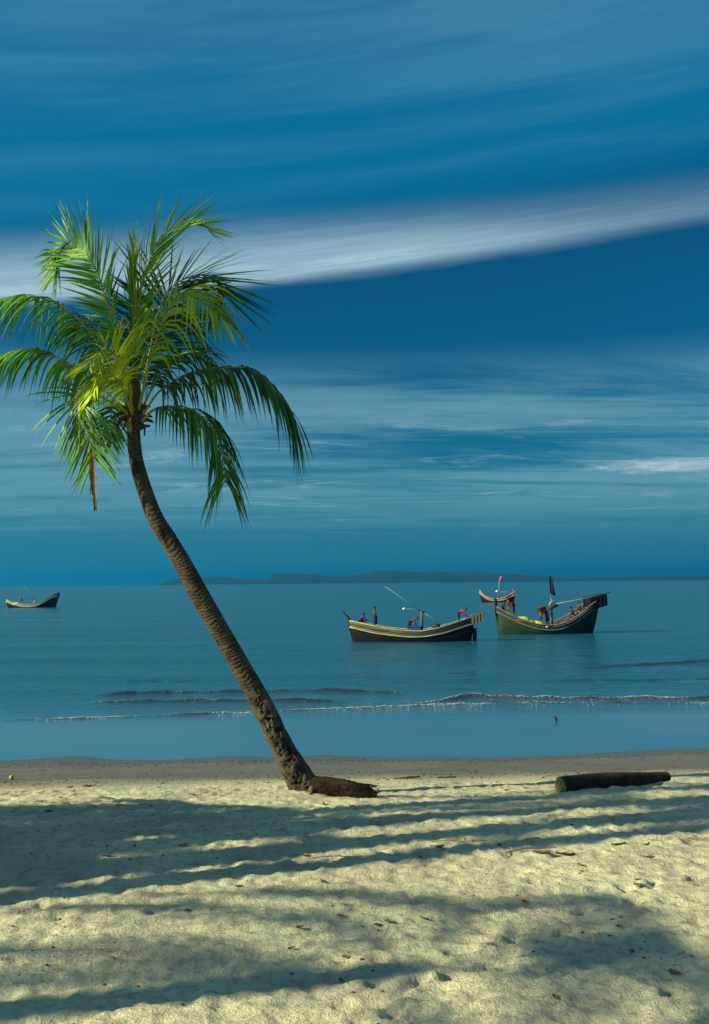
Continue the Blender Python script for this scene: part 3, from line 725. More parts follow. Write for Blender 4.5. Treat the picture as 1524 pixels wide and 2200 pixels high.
for i in range(240):
    t = rnd.uniform(.05, .97); c = s0.lerp(s1, t) + Vector((0, .1 - .1 * t, .085)); a = rnd.uniform(-.6, 2.6); r_ = .14 - .05 * max(0, t - .6)
    def on(t_, a_, r2): return s0.lerp(s1, t_) + Vector((0, .1 - .1 * t_ - math.cos(a_) * r2, .085 + math.sin(a_) * r2))
    L_ = rnd.uniform(.04, .13); fib.tube([on(t, a, r_ * .96), on(t + L_ * .6, a + rnd.uniform(-.4, .4), r_ * 1.06), on(t + L_, a + rnd.uniform(-.7, .7), r_ * rnd.uniform(1.0, 1.2))], [.006, .005, .002], 4)
o = fib.build('root_fibres', SHADEROOT, stump); o['kind'] = 'stuff'; o.data.transform(sinv)
for q, (pts, rr_) in enumerate(((((650, 1690, -.1), (640, 1706, -.22), (628, 1716, -.3)), .06), (((690, 1690, -.12), (704, 1700, -.25), (718, 1712, -.3)), .07), (((670, 1692, -.2), (668, 1708, -.32), (664, 1718, -.4)), .05))):
    mb = MB(); mb.tube(spline(P3(*pts), 9), [rr_ * (1.25 - .1 * i) for i in range(9)], 8); o = mb.build('root', BARK, palm); o.data.transform(palm_inv)

NUT = rough_mat('green_husk', (.28, .40, .03), (.36, .46, .05), 8, .5, bs=.1, bd=.004)
BROWNLEAF = rough_mat('dry_leaf', (.10, .06, .03), (.20, .13, .06), 12, .8, bs=.3, bd=.004)
TWIG = rough_mat('drift_twig', (.055, .035, .022), (.15, .11, .07), 14, .9, bs=.3, bd=.004)
STRAW = rough_mat('dry_straw', (.36, .27, .11), (.22, .15, .06), 14, .8, bs=.3, bd=.004)
WEED = rough_mat('dark_weed', (.018, .016, .010), (.05, .04, .02), 14, .9, bs=.5, bd=.006)
p = sand_pt(25, 1675)
mb = MB(); n = 12; vs, fs = [], []
for i in range(9):
    th = math.pi * i / 8
    for q in range(n):
        a = 2 * math.pi * q / n; r_ = .052 * math.sin(th) * (1 + .06 * math.cos(3 * a))
        vs.append((r_ * math.cos(a), r_ * math.sin(a), .047 - .052 * math.cos(th)))
for i in range(8):
    for q in range(n): fs.append((i * n + q, i * n + (q + 1) % n, (i + 1) * n + (q + 1) % n, (i + 1) * n + q))
mb.add(vs, fs); nut = mb.build('green_coconut', NUT); nut.location = p
tag(nut, 'small bright green coconut lying alone at the left edge of the sand', 'coconut')

def drift_leaf(px, py, ln, wd, rz, mat, label, curl=.35):
    p = sand_pt(px, py); mb = MB(); vs, fs = [], []; m = 7; rg = random.Random(int(px * 7 + py))
    for i in range(m):
        t = i / (m - 1); w_ = wd * math.sin(math.pi * (.08 + .84 * t)) ** .8; z = ln * curl * (t - .5) ** 2 * .7 + .006
        for s_, zz in ((-1, wd * .15), (0, 0), (1, wd * .15 * rg.uniform(.3, 1.5))): vs.append(((t - .5) * ln, s_ * w_ * .5, z + zz))
    for i in range(m - 1):
        for s_ in range(2): o_ = i * 3 + s_; fs.append((o_, o_ + 1, o_ + 4, o_ + 3))
    top = len(vs); vs += [(x, y, z + .006) for x, y, z in vs]; fs += [tuple(i + top for i in reversed(f)) for f in list(fs)]
    mb.add(vs, fs); o = mb.build('dry_leaf', mat); o.location = p - Vector((0, 0, .006)); o.rotation_euler = (rg.uniform(-.15, .15), rg.uniform(-.15, .15), rz)
    tag(o, label, 'leaf', 'dry leaves and weed on the sand'); return o
def twig(px, py, ln, rz, r_, mat, label, forks=2, bend=.2):
    p = sand_pt(px, py); rg = random.Random(int(px + 13 * py)); e = empty('twig', p, rz); tag(e, label, 'twig', 'twigs on the sand')
    def pos(t, off=0): return Vector(((t - .5) * ln, bend * ln * math.sin(t * 3) * .4 + off, r_ * .7 + .02 * abs(math.sin(5 * t)) ))
    mb = MB(); mb.tube(spline([pos(t / 6) for t in range(7)], 14), [r_ * (1.1 - .05 * i) for i in range(14)], 6); mb.build('stem', mat, e)
    for i in range(forks):
        t = rg.uniform(.25, .85); q = pos(t); d = Vector((rg.uniform(.1, .5), rg.choice((-1, 1)) * rg.uniform(.3, .7), rg.uniform(.1, .45))) * ln * .3
        mb = MB(); mb.tube([q, q + d * .5, q + d + Vector((0, 0, -.02))], [r_ * .7, r_ * .5, r_ * .25], 5); mb.build('side_branch', mat, e)
    return e
drift_leaf(150, 1693, .13, .07, .4, WEED, 'dark curled leaf on bright sand, nearest the green coconut', .8)
drift_leaf(188, 1690, .22, .06, 2.9, WEED, 'thin flat strip of dark weed just right of the dark curled leaf')
drift_leaf(515, 1684, .16, .05, .3, WEED, 'small dark leaf on the sand left of the palm trunk')
drift_leaf(105, 1748, .16, .09, 1.0, BROWNLEAF, 'brown dry leaf in the shade at the left edge')
drift_leaf(325, 1732, .07, .05, .2, WEED, 'tiny black scrap of weed in the middle of the left shade')
drift_leaf(875, 1673, .55, .12, .06, WEED, 'long dark patch of weed on the sand between palm and log', .05)
drift_leaf(960, 1671, .40, .08, .1, WEED, 'thin dark weed strip between the weed patch and the log', .05)
drift_leaf(1385, 1814, .14, .08, .5, NUT, 'yellow green leaf on the sand in front of the log')
drift_leaf(1215, 1843, .26, .12, .3, BROWNLEAF, 'large brown dry leaf on the sand at the front right')
drift_leaf(1165, 1841, .22, .09, -.3, BROWNLEAF, 'smaller brown dry leaf beside the pale forked twig')
drift_leaf(940, 1822, .20, .08, 2.6, BROWNLEAF, 'brown dry leaf in the shade near the dark forked twig')
drift_leaf(905, 1846, .12, .06, 1.6, BROWNLEAF, 'small brown leaf at the lower edge of the middle sunlit strip')
drift_leaf(1395, 1840, .30, .07, .1, BROWNLEAF, 'long narrow brown leaf right of the large brown leaf')
drift_leaf(545, 1713, .06, .045, .1, STRAW, 'pale small scrap on the sand close left of the trunk')
drift_leaf(1330, 1820, .2, .06, .2, WEED, 'dark weed scrap left of the yellow green leaf')
twig(1010, 1808, .50, .35, .013, WEED, 'dark forked twig standing out on the sunlit strip', 3, .5)
twig(975, 1812, .75, .05, .008, STRAW, 'long straw coloured stalk running into the dark forked twig', 1, .1)
twig(1105, 1838, .38, .9, .011, STRAW, 'pale forked twig at the front of the sunlit sand', 4, .6)
twig(1150, 1836, .55, .1, .008, TWIG, 'thin brown twig right of the pale forked twig', 2, .2)
twig(1500, 1803, .40, -.08, .012, STRAW, 'straight pale stick in the shade at the right edge', 0, .05)
twig(1440, 1686, .22, .15, .012, WEED, 'short dark twig at the far end of the log', 1, .2)
twig(740, 1848, .9, .05, .006, STRAW, 'long dry stalk in the front shade below the palm', 2, .1)
twig(1200, 1668, .5, .02, .006, WEED, 'thin dark twig lying behind the log', 1, .1)
rl = random.Random(404); lit = MB()
for i in range(46):
    p = sand_pt(rl.uniform(20, 1500), rl.uniform(1730, 2180) if i < 30 else rl.uniform(1678, 1712)); ln, wd, a = rl.uniform(.05, .14), rl.uniform(.02, .045), rl.uniform(0, 3)
    vs = []
    for t in range(5):
        for sd in (-1, 0, 1):
            u, v = (t / 4 - .5) * ln, sd * wd * math.sin(math.pi * (.1 + .2 * t)); z = .006 + .012 * abs(sd) + .25 * ln * (t / 4 - .5) ** 2
            vs.append(p + Vector((u * math.cos(a) - v * math.sin(a), u * math.sin(a) + v * math.cos(a), z)))
    lit.add(vs, [(t * 3 + k_, t * 3 + k_ + 1, t * 3 + k_ + 4, t * 3 + k_ + 3) for t in range(4) for k_ in range(2)])
tag(lit.build('leaf_litter', BROWNLEAF), 'tiny scraps of leaf litter strewn over the sand', 'leaf litter', kind='stuff')
# bits of shell and weed that nobody could count
SPECK = rough_mat('tide_specks', (.03, .026, .02), (.09, .07, .05), 20, .9, bs=.2, bd=.003)
sp = MB(); rnd = random.Random(77)
def speck(x, y, s):
    z = sand_z(x, y); vs = [(x + s * rnd.uniform(.6, 1.6) * math.cos(a), y + s * rnd.uniform(.6, 1.2) * math.sin(a), z - .002 + rnd.uniform(0, .3) * s) for a in (0, 1.3, 2.5, 3.8, 5.1)]
    vs.append((x, y, z + s * rnd.uniform(.3, .9))); sp.add(vs, [(i, (i + 1) % 5, 5) for i in range(5)])
for _ in range(3200):
    x = rnd.uniform(-9, 11); y = rnd.choice((rnd.gauss(25.3, .45), rnd.uniform(19.5, 26), rnd.gauss(25.6, .25), rnd.gauss(21, .6))) + .045 * x
    speck(x, y, rnd.choice((.008, .012, .018, .028)) * rnd.uniform(.7, 1.3))
for _ in range(1600):
    x = rnd.uniform(-6.5, 8.5); y = rnd.uniform(6.5, 19.5)
    if (x - PALM_BASE.x) ** 2 + (y - PALM_BASE.y) ** 2 > .2: speck(x, y, rnd.choice((.006, .008, .012, .018)) * rnd.uniform(.7, 1.3))
tag(sp.build('shell_bits', SPECK, smooth=False), 'dark specks of weed and broken shell strewn over the sand', 'shell bits', kind='stuff')
# stub of driftwood standing in the shallows, weed mats on the wet flat
p = on_z(1194, 1549, SEA_Z)
mb = MB(); mb.tube(spline([p + Vector((0, 0, -.1)), p + Vector((.01, 0, .06)), p + Vector((-.03, 0, .16))], 8), [.05, .05, .055, .05, .04, .035, .03, .02], 7)
mb.tube([p + Vector((.01, 0, .05)), p + Vector((.07, -.02, .10))], [.03, .015], 6)
tag(mb.build('driftwood_stub', WEED), 'small dark driftwood stub standing in the shallow water behind the log', 'driftwood')

# ------------------------------------------------------------------ people
def skin_mesh(verts, edges, radii, root=0, sub=1):
    me = bpy.data.meshes.new('tmp'); me.from_pydata([tuple(v) for v in verts], edges, [])
    bm = bmesh.new(); bm.from_mesh(me); ly = bm.verts.layers.skin.verify()
    for i, v in enumerate(bm.verts): v[ly].radius = (radii[i], radii[i]); v[ly].use_root = (i == root)
    bm.to_mesh(me); bm.free()
    o = bpy.data.objects.new('tmp', me); COL.objects.link(o)
    m1 = o.modifiers.new('skin', 'SKIN'); m1.use_smooth_shade = True
    m2 = o.modifiers.new('sub', 'SUBSURF'); m2.levels = sub; m2.render_levels = sub
    dg = bpy.context.evaluated_depsgraph_get(); dg.update()
    res = bpy.data.meshes.new_from_object(o.evaluated_get(dg)); bpy.data.objects.remove(o)
    res.polygons.foreach_set('use_smooth', [True] * len(res.polygons)); return res
SKIN = rough_mat('brown_skin', (.085, .042, .025), (.115, .06, .035), 5, .55, bs=.05, bd=.002)
HAIR = rough_mat('black_hair', (.012, .010, .009), (.02, .017, .015), 30, .6, bs=.4, bd=.004)
def cloth(name, c): return rough_mat(name, tuple(v * .75 for v in c), c, 12, .9, bs=.3, bd=.006)
CL = {'navy': cloth('navy_cloth', (.015, .02, .09)), 'red': cloth('red_cloth', (.42, .02, .03)), 'blue': cloth('blue_cloth', (.03, .08, .30)), 'dark': cloth('dark_cloth', (.02, .02, .025)), 'orange': cloth('orange_cloth', (.55, .14, .03)), 'maroon': cloth('maroon_cloth', (.16, .02, .03)), 'white': cloth('white_cloth', (.65, .65, .62)), 'olive': cloth('olive_cloth', (.10, .10, .03)), 'teal': cloth('teal_cloth', (.04, .14, .15))}
def person(loc, face, label, torso=0.0, legs=((0, 0), (0, 0)), arms=((0, 15), (0, 15)), head=0.0, shirt=None, lower='navy', h=1.62, skirt=False):
    """Facing local +x. torso: forward pitch; legs/arms: (swing, bend) for left and right, degrees."""
    s = h / 1.62; V = []; E = []; Rd = []
    def add(p, r, par=None):
        V.append(Vector(p)); Rd.append(r * s)
        if par is not None: E.append((par, len(V) - 1))
        return len(V) - 1
    dn = lambda a: Vector((math.sin(R(a)), 0, -math.cos(R(a))))
    thigh, shin = .41 * s, .40 * s
    hipz = max(thigh * math.cos(R(a)) + shin * math.cos(R(a - b)) for a, b in legs) + .075 * s
    tu = Vector((math.sin(R(torso)), 0, math.cos(R(torso))))
    pel = add((0, 0, hipz), .115); hip_p = V[0]
    wa = add(hip_p + tu * .14 * s, .105, pel); ch = add(hip_p + tu * .34 * s, .125, wa)
    shd = add(hip_p + tu * .455 * s, .085, ch); nk = add(hip_p + tu * .53 * s, .05, shd)
    hd = Vector((math.sin(R(torso * .6 + head)), 0, math.cos(R(torso * .6 + head))))
    h1 = add(V[nk] + hd * .07 * s, .072, nk); h2 = add(V[nk] + hd * .15 * s, .088, h1); h3 = add(V[nk] + hd * .225 * s, .06, h2)
    fw = Vector((hd.z, 0, -hd.x)); add(V[h1] + hd * .05 * s + fw * .105 * s, .014, h1)     # nose
    ear = [add(V[h1] + hd * .055 * s + Vector((0, sd * .088 * s, 0)), .016, h1) for sd in (-1, 1)]
    hp = []; lp_ = []
    for sd, (a, b) in zip((-1, 1), legs):
        q0 = add(hip_p + Vector((0, sd * .085 * s, -.03 * s)), .09, pel); q1 = add(V[q0] + dn(a) * thigh * .5, .075, q0)
        kn = add(V[q0] + dn(a) * thigh, .055, q1); cf = add(V[kn] + dn(a - b) * shin * .35, .055, kn)
        an = add(V[kn] + dn(a - b) * shin, .036, cf); add(V[an] + Vector((.15 * s, 0, -.035 * s)), .032, an); lp_.append((q0, q1, kn, cf))
    ap = []
    for sd, (a, b) in zip((-1, 1), arms):
        s0_ = add(V[shd] + Vector((0, sd * .16 * s, -.01)), .058, shd); aa = a - 0
        el = add(V[s0_] + dn(aa) * .27 * s + Vector((0, sd * .03 * s, 0)), .042, s0_); wr = add(V[el] + dn(aa + b) * .24 * s, .03, el)
        pm_ = add(V[wr] + dn(aa + b) * .06 * s, .034, wr); ap.append((s0_, el))
        for i, (off, ln) in enumerate(((-.03, .07), (-.01, .08), (.01, .075), (.03, .06))):
            f1 = add(V[pm_] + dn(aa + b + 8) * .03 * s + Vector((0, off * s, 0)), .010, pm_); add(V[f1] + dn(aa + b + 30) * ln * .6 * s, .008, f1)
        add(V[wr] + dn(aa + b + 40) * .075 * s + Vector((0, -sd * .03 * s, 0)), .010, wr)
    e = link('person', skin_mesh(V, E, Rd), SKIN)
    e.location = loc; e.rotation_euler = (0, 0, face); tag(e, label, 'person')
    # hair cap
    mb = MB(); c = V[h2] + hd * .012 * s; vs, fs = [], []; n = 10
    side_ = Vector((0, 1, 0)); ax = (hd - fw * .35).normalized(); fx = side_.cross(ax)
    for i in range(6):
        th = .58 * math.pi * i / 5
        for q in range(n):
            a = 2 * math.pi * q / n; r_ = .112 * s * (1 + .05 * math.sin(5 * a + i)); vs.append(c + ax * math.cos(th) * r_ * 1.05 + (fx * math.cos(a) + side_ * math.sin(a) * .86) * math.sin(th) * r_)
    for i in range(5):
        for q in range(n): fs.append((i * n + q, i * n + (q + 1) % n, (i + 1) * n + (q + 1) % n, (i + 1) * n + q))
    mb.add(vs, fs); mb.build('hair', HAIR, e)
    # clothes
    if skirt:
        mb = MB(); a = sum(q[0] for q in legs) / 2; kz = min(V[l[3]].z for l in lp_); kx = (V[lp_[0][3]].x + V[lp_[1][3]].x) / 2
        top = hip_p + tu * .1 * s; mb.tube([top, hip_p, (hip_p + Vector((kx, 0, kz))) / 2, Vector((kx, 0, kz))], [.135 * s, .16 * s, .165 * s, .18 * s], 12, caps=False); mb.build('wrap_skirt', CL[lower], e)
    else:
        vv = [hip_p + tu * .1 * s, hip_p]; ee = [(0, 1)]; rr_ = [.118 * s, .13 * s]
        for l in lp_:
            i0 = len(vv); vv += [V[l[0]] * 1, V[l[1]] * 1, V[l[1]].lerp(V[l[2]], .7)]; ee += [(1, i0), (i0, i0 + 1), (i0 + 1, i0 + 2)]; rr_ += [.105 * s, .095 * s, .085 * s]
        link('shorts', skin_mesh(vv, ee, rr_), CL[lower], e)
    if shirt:
        vv = [hip_p + tu * .06 * s, V[wa], V[ch], V[shd] - tu * .02 * s]; ee = [(0, 1), (1, 2), (2, 3)]; rr_ = [.128 * s, .122 * s, .142 * s, .098 * s]
        for s0_, el in ap:
            i0 = len(vv); vv += [V[s0_], V[s0_].lerp(V[el], .75)]; ee += [(3, i0), (i0, i0 + 1)]; rr_ += [.072 * s, .06 * s]
        link('shirt', skin_mesh(vv, ee, rr_), CL[shirt], e)
    return e

# ------------------------------------------------------------------ fishing boats
TAR = rough_mat('tarred_hull', (.006, .007, .010), (.014, .014, .016), 1.4, .6, (1, 1, 3), .3, .02, (.022, .02, .02), .08)
GREENH = rough_mat('green_hull', (.012, .038, .020), (.022, .05, .028), 1.2, .6, (1, 1, 2), .3, .02, (.03, .035, .025))
PLANKS = {'cream': rough_mat('cream_planks', (.15, .15, .075), (.07, .08, .035), 1.1, .8, (.5, 1, 4), .4, .01, (.10, .09, .04)),
          'grey': rough_mat('grey_planks', (.085, .08, .07), (.045, .045, .042), 1.3, .8, (.5, 1, 4), .4, .01, (.13, .10, .08)),
          'lime': rough_mat('lime_planks', (.50, .48, .22), (.32, .36, .06), .9, .8, (.5, 1, 4), .4, .01, (.16, .2, .04)),
          'red': rough_mat('red_planks', (.40, .05, .04), (.45, .30, .20), .5, .7, (1, 1, 2), .4, .01)}
RAILM = {'cream': rough_mat('cream_rail', (.50, .44, .28), (.30, .27, .16), 1.6, .75, bs=.3, bd=.006), 'grey': rough_mat('grey_rail', (.24, .22, .19), (.12, .12, .11), 1.6, .75, bs=.3, bd=.006), 'red': rough_mat('red_rail', (.45, .10, .07), (.55, .42, .34), 1.2, .75, bs=.3, bd=.006)}
def worn_aft(m, x0, x1, col):           # paint gives way to bare grey wood towards the stern
    k = N(m.node_tree); b = m.node_tree.nodes['Principled BSDF']; src = b.inputs['Base Color'].links[0].from_socket
    sp_ = k.n('ShaderNodeSeparateXYZ'); k.link(k.n('ShaderNodeTexCoord').outputs['Object'], sp_.inputs[0])
    k.link(k.mix(k.sm(k.m('ADD', sp_.outputs[0], k.m('MULTIPLY', k.noise(sp_.inputs[0].links[0].from_socket, 2.0), 1.6)), x0, x1), src, col), b.inputs['Base Color'])
worn_aft(PLANKS['cream'], .6, 3.0, (.075, .072, .075)); worn_aft(RAILM['cream'], 1.5, 4.0, (.17, .15, .14)); worn_aft(GREENH, 1.5, 4.5, (.012, .016, .018)); worn_aft(PLANKS['lime'], 1.5, 4.5, (.10, .14, .05))
DECK = rough_mat('old_deck', (.07, .055, .04), (.12, .10, .07), 2.5, .9, (1, 6, 1), .4, .01)
POLE = rough_mat('weathered_pole', (.16, .13, .10), (.28, .25, .21), 5, .8, bs=.3, bd=.005)
ROPE = rough_mat('pale_rope', (.34, .36, .36), (.26, .28, .28), 20, .9, bs=.2, bd=.003)
def boat(label, wl, k_px, sheer, strake, wl_x, mats, beam, heading, stern_box=None, plank_rows=2):
    """wl: photo pixel (x, y) of the middle of the waterline; sheer / strake: photo points; everything turns into metres there."""
    P0 = on_z(wl[0], wl[1], SEA_Z); D = (P0 - CAM).dot(_f); k = D / F
    hz_tilt = math.tan(ROLL)
    def loc(px, py): return ((px - wl[0]) * k, (wl[1] - (px - wl[0]) * hz_tilt - py) * k)
    S = [loc(*q) for q in sheer]; T = [loc(*q) for q in strake]; x0, x1 = S[0][0], S[-1][0]
    sx, sz = zip(*S); tx, tz = zip(*T); w0, w1 = (wl_x[0] - wl[0]) * k, (wl_x[1] - wl[0]) * k
    e = empty('fishing_boat', P0, heading); tag(e, label, 'boat')
    ns = 41; xs = [x0 + (x1 - x0) * i / (ns - 1) for i in range(ns)]
    zs_ = np.interp(xs, sx, sz); zt_ = np.interp(xs, tx, tz)
    for _ in range(3): zs_[1:-1] = (zs_[:-2] + 2 * zs_[1:-1] + zs_[2:]) / 4; zt_[1:-1] = (zt_[:-2] + 2 * zt_[1:-1] + zt_[2:]) / 4
    def half(x):
        s = (x - x0) / (x1 - x0); return beam / 2 * max(.07, math.sin(math.pi * (.03 + .86 * s)) ** .62)
    def keel(x, zt):
        if x < w0: return zt - (zt + .25) * smooth01((x - x0) / max(w0 - x0, .05)) ** .6
        if x > w1: return zt - (zt + .25) * smooth01((x1 - x) / max(x1 - w1, .05)) ** .5
        return -.25 - .3 * min(1, (x - w0) / 1.2, (w1 - x) / .8)
    M_ = 7; vs, fs = [], []
    for i, x in enumerate(xs):
        b_ = half(x) * .94; zk = float(keel(x, zt_[i]))
        prof = [(b_ * math.sin(math.pi / 2 * j / (M_ - 1)) ** .75, zk + (zt_[i] - zk) * (1 - math.cos(math.pi / 2 * j / (M_ - 1))) ** .9) for j in range(M_)]
        row = [(x, -y, z) for y, z in reversed(prof)] + [(x, y, z) for y, z in prof[1:]]
        vs += row
    n = 2 * M_ - 1
    for i in range(ns - 1):
        for j in range(n - 1): fs.append((i * n + j, i * n + j + 1, (i + 1) * n + j + 1, (i + 1) * n + j))
    fs += [tuple(range(n)), tuple((ns - 1) * n + j for j in reversed(range(n)))]
    mb = MB(); mb.add(vs, fs); mb.build('hull', mats['hull'], e)
    def strip(side, f0, f1, out, th, mat, name):      # one plank following the hull between two heights
        vs, fs = [], []
        for i, x in enumerate(xs):
            h_ = half(x); za = zt_[i] + (zs_[i] - zt_[i]) * f0; zb = zt_[i] + (zs_[i] - zt_[i]) * f1
            ya = h_ * (.94 + .06 * f0); yb = h_ * (.94 + .06 * f1)
            for y, z in ((ya + out, za), (yb + out, zb), (yb + out - th, zb), (ya + out - th, za)): vs.append((x, side * y, z))
        for i in range(ns - 1):
            for j in range(4):
                q = (i * 4 + j, i * 4 + (j + 1) % 4, (i + 1) * 4 + (j + 1) % 4, (i + 1) * 4 + j); fs.append(q if side < 0 else q[::-1])
        fs += [(0, 1, 2, 3), tuple((ns - 1) * 4 + j for j in (3, 2, 1, 0))]
        mb = MB(); mb.add(vs, fs); return mb.build(name, mat, e, smooth=False)
    for side in (-1, 1):
        for r_ in range(plank_rows):
            f0 = r_ / plank_rows; strip(side, f0 + .05, (r_ + 1) / plank_rows - .07, .012 + .018 * (r_ % 2), .05, mats['plank'], 'plank')
        pts = [(x, side * (half(x) * .94 + .03), zt_[i]) for i, x in enumerate(xs)]; mb = MB(); mb.tube(pts, mats.get('rail_r', .042), 6); mb.build('rub_rail', mats['rail'], e)
        pts = [(x, side * (half(x) + .01), zs_[i]) for i, x in enumerate(xs)]; mb = MB(); mb.tube(pts, .05, 6); mb.build('gunwale', mats['rail'], e)
    vs, fs = [], []
    for i, x in enumerate(xs):
        z = max(zs_[i] - .22, zt_[i] + .02); y = half(x) * .95; vs += [(x, -y, z), (x, y, z), (x, y, z - .05), (x, -y, z - .05)]
    for i in range(ns - 1):
        o_ = i * 4; fs += [(o_, o_ + 4, o_ + 5, o_ + 1), (o_ + 2, o_ + 6, o_ + 7, o_ + 3)]
    mb = MB(); mb.add(vs, fs); mb.build('deck', DECK, e, smooth=False)
    for i in range(5, ns - 4, 5):
        mb = MB(); mb.box((xs[i], 0, zs_[i] - .06), (.07, half(xs[i]) * .97, .025)); mb.build('thwart', DECK, e, smooth=False)
    # stem post at the bow
    mb = MB(); mb.tube([(w0 - .02, 0, -.3), ((w0 + x0) / 2 - .06, 0, zt_[0] * .5), (x0 - .04, 0, zt_[0]), (x0 - .05, 0, zs_[0] + .12)], [.06, .07, .07, .06], 6); mb.build('stem_post', mats['hull'], e)
    if stern_box:                                      # boxed counter hanging over the rudder
        q = [loc(*p_) for p_ in stern_box]; w_ = half(x1) * 1.05 + .15
        vs = [(x, -w_, z) for x, z in q] + [(x, w_, z) for x, z in q]; m = len(q)
        fs = [tuple(range(m))[::-1], tuple(range(m, 2 * m))] + [(i, (i + 1) % m, m + (i + 1) % m, m + i) for i in range(m)]
        mb = MB(); mb.add(vs, fs); sb = mb.build('stern_box', mats.get('box', mats['plank']), e, smooth=False)
        for i in range(4):
            t = (i + .5) / 4; xa = q[0][0] + (q[1][0] - q[0][0]) * t; za = q[0][1] + (q[1][1] - q[0][1]) * t; zb = q[3][1] + (q[2][1] - q[3][1]) * t
            mb = MB(); mb.box((xa, -w_ - .02, (za + zb) / 2), (.04, .02, (za - zb) / 2 * .95)); mb.build('slat', mats.get('slat', mats['rail']), sb, smooth=False)
        mb = MB(); mb.box((w1 + .10, 0, .25), (.16, .04, .75)); mb.build('rudder', mats['hull'], e, smooth=False)
    Mx = Matrix.Translation(P0) @ Matrix.Rotation(heading, 4, 'Z')
    def deck_z(x): i = min(range(ns), key=lambda i: abs(xs[i] - x)); return max(zs_[i] - .22, zt_[i] + .02)
    def put(px, yo=0.0, dz=0.0):                       # world point on the deck at a photo column
        x = (px - wl[0]) * k; return Mx @ Vector((x, yo * half(x), deck_z(x) + dz))
    def free(px, py, yo=0.0): x, z = loc(px, py); return Vector((x, yo, z))
    return dict(e=e, put=put, free=free, M=Mx, half=half, k=k, heading=heading)
def bpart(b_, name, mat, pts, rad, n=6):
    mb = MB(); mb.tube(pts, rad, n); return mb.build(name, mat, b_['e'])

# middle boat
b1 = boat('dark wooden fishing boat with cream planked side and bowsprit, carrying four people', (892, 1377), 0,
    [(752, 1334), (780, 1339), (809, 1345), (854, 1352), (905, 1355), (943, 1348), (988, 1334), (1018, 1323)],
    [(754, 1348), (780, 1354), (809, 1360), (875, 1367), (910, 1367), (955, 1359), (988, 1348), (1018, 1339)], (762, 1017),
    dict(hull=TAR, plank=PLANKS['cream'], rail=RAILM['cream'], box=PLANKS['grey']), 2.5, R(-4),
    [(1012, 1325), (1039, 1314), (1037, 1332), (1012, 1342)])
f = b1['free']
bpart(b1, 'bowsprit', TAR, [f(757, 1337), f(748, 1327), f(735, 1312)], [.09, .08, .04])
bpart(b1, 'mast', DECK, [f(907, 1362), f(907, 1340), f(907, 1313)], [.13, .12, .11], 8)
bpart(b1, 'mast_cap', TAR, [f(902, 1316), f(914, 1315)], [.05, .05])
bpart(b1, 'stay_rope', ROPE, [f(907, 1314), f(870, 1289), f(829, 1260)], [.02, .018, .014])
bpart(b1, 'stay_rope', ROPE, [f(907, 1314), f(925, 1325), f(943, 1344)], [.022, .02, .02])
bpart(b1, 'lamp_arm', POLE, [f(907, 1313), f(889, 1309), f(873, 1308)], [.03, .025, .02])
lm_, k, b = material('lamp_shell', .3, .5); b.inputs['Base Color'].default_value = (.75, .78, .8, 1)
bpart(b1, 'lamp', lm_, [f(873, 1308), f(871, 1308), f(868, 1308.5), f(866, 1309)], [.03, .08, .09, .03], 10)
bpart(b1, 'tiller_rail', RAILM['cream'], [f(985, 1336), f(1010, 1324), f(1038, 1313)], [.05, .05, .04])
mb = MB(); q = f(893, 1352); mb.box(q, (.42, .5, .22)); mb.box(q + Vector((0, 0, .24)), (.45, .53, .03)); cr = mb.build('fish_crate', CL['blue'], None, smooth=False)
cr.matrix_world = b1['M']; tag(cr, 'blue fish crate amidships in front of the bending man', 'crate')
BUOYM, k, b = material('float_white', .5, .4); b.inputs['Base Color'].default_value = (.7, .7, .66, 1)
DNET = rough_mat('dark_net', (.02, .025, .03), (.05, .05, .05), 10, .95, bs=.9, bd=.03)
def heap(b_, px, yo, sx, sy, sz, mat, name, label, cat, seed=0, group=None, dz=0.0):
    p = b_['put'](px, yo, dz); mb = MB(); vs, fs = [], []; n, m = 16, 8; rg = random.Random(seed)
    for i in range(m):
        th = (math.pi * .5) * i / (m - 1)
        for q in range(n):
            a = 2 * math.pi * q / n; w_ = 1 + .22 * mnoise.noise(Vector((math.cos(a) * 1.7 + seed, math.sin(a) * 1.7, i * .5)))
            vs.append((sx * w_ * math.sin(th + .12) * math.cos(a), sy * w_ * math.sin(th + .12) * math.sin(a), sz * (math.cos(th) * w_)))
    for i in range(m - 1):
        for q in range(n): fs.append((i * n + q, (i + 1) * n + q, (i + 1) * n + (q + 1) % n, i * n + (q + 1) % n))
    fs.append(tuple(range(n))); fs.append(tuple((m - 1) * n + q for q in reversed(range(n))))
    mb.add(vs, fs); o = mb.build(name, mat); o.location = p - Vector((0, 0, .04)); o.rotation_euler = (0, 0, b_['heading']); tag(o, label, cat, group); return o
heap(b1, 839, -.4, .30, .25, .20, DNET, 'net_heap', 'small dark net heap by the gunwale left of the bending man', 'net', 1)
heap(b1, 843.5, -.75, .13, .13, .20, BUOYM, 'net_float', 'white float beside the small dark net heap', 'float', 2)
heap(b1, 917, -.3, .30, .3, .34, DNET, 'net_heap', 'dark net heap just right of the mast', 'net', 3)
heap(b1, 927, -.7, .12, .12, .22, BUOYM, 'net_float', 'white float nearest the mast', 'float', 4)
heap(b1, 933, -.7, .13, .12, .22, BUOYM, 'net_float', 'white float between the mast float and the dark bundle', 'float', 5)
heap(b1, 938, -.2, .40, .35, .62, DNET, 'net_heap', 'tall dark bundle where the thin stay rope ends', 'net', 6)
hd1 = b1['heading']
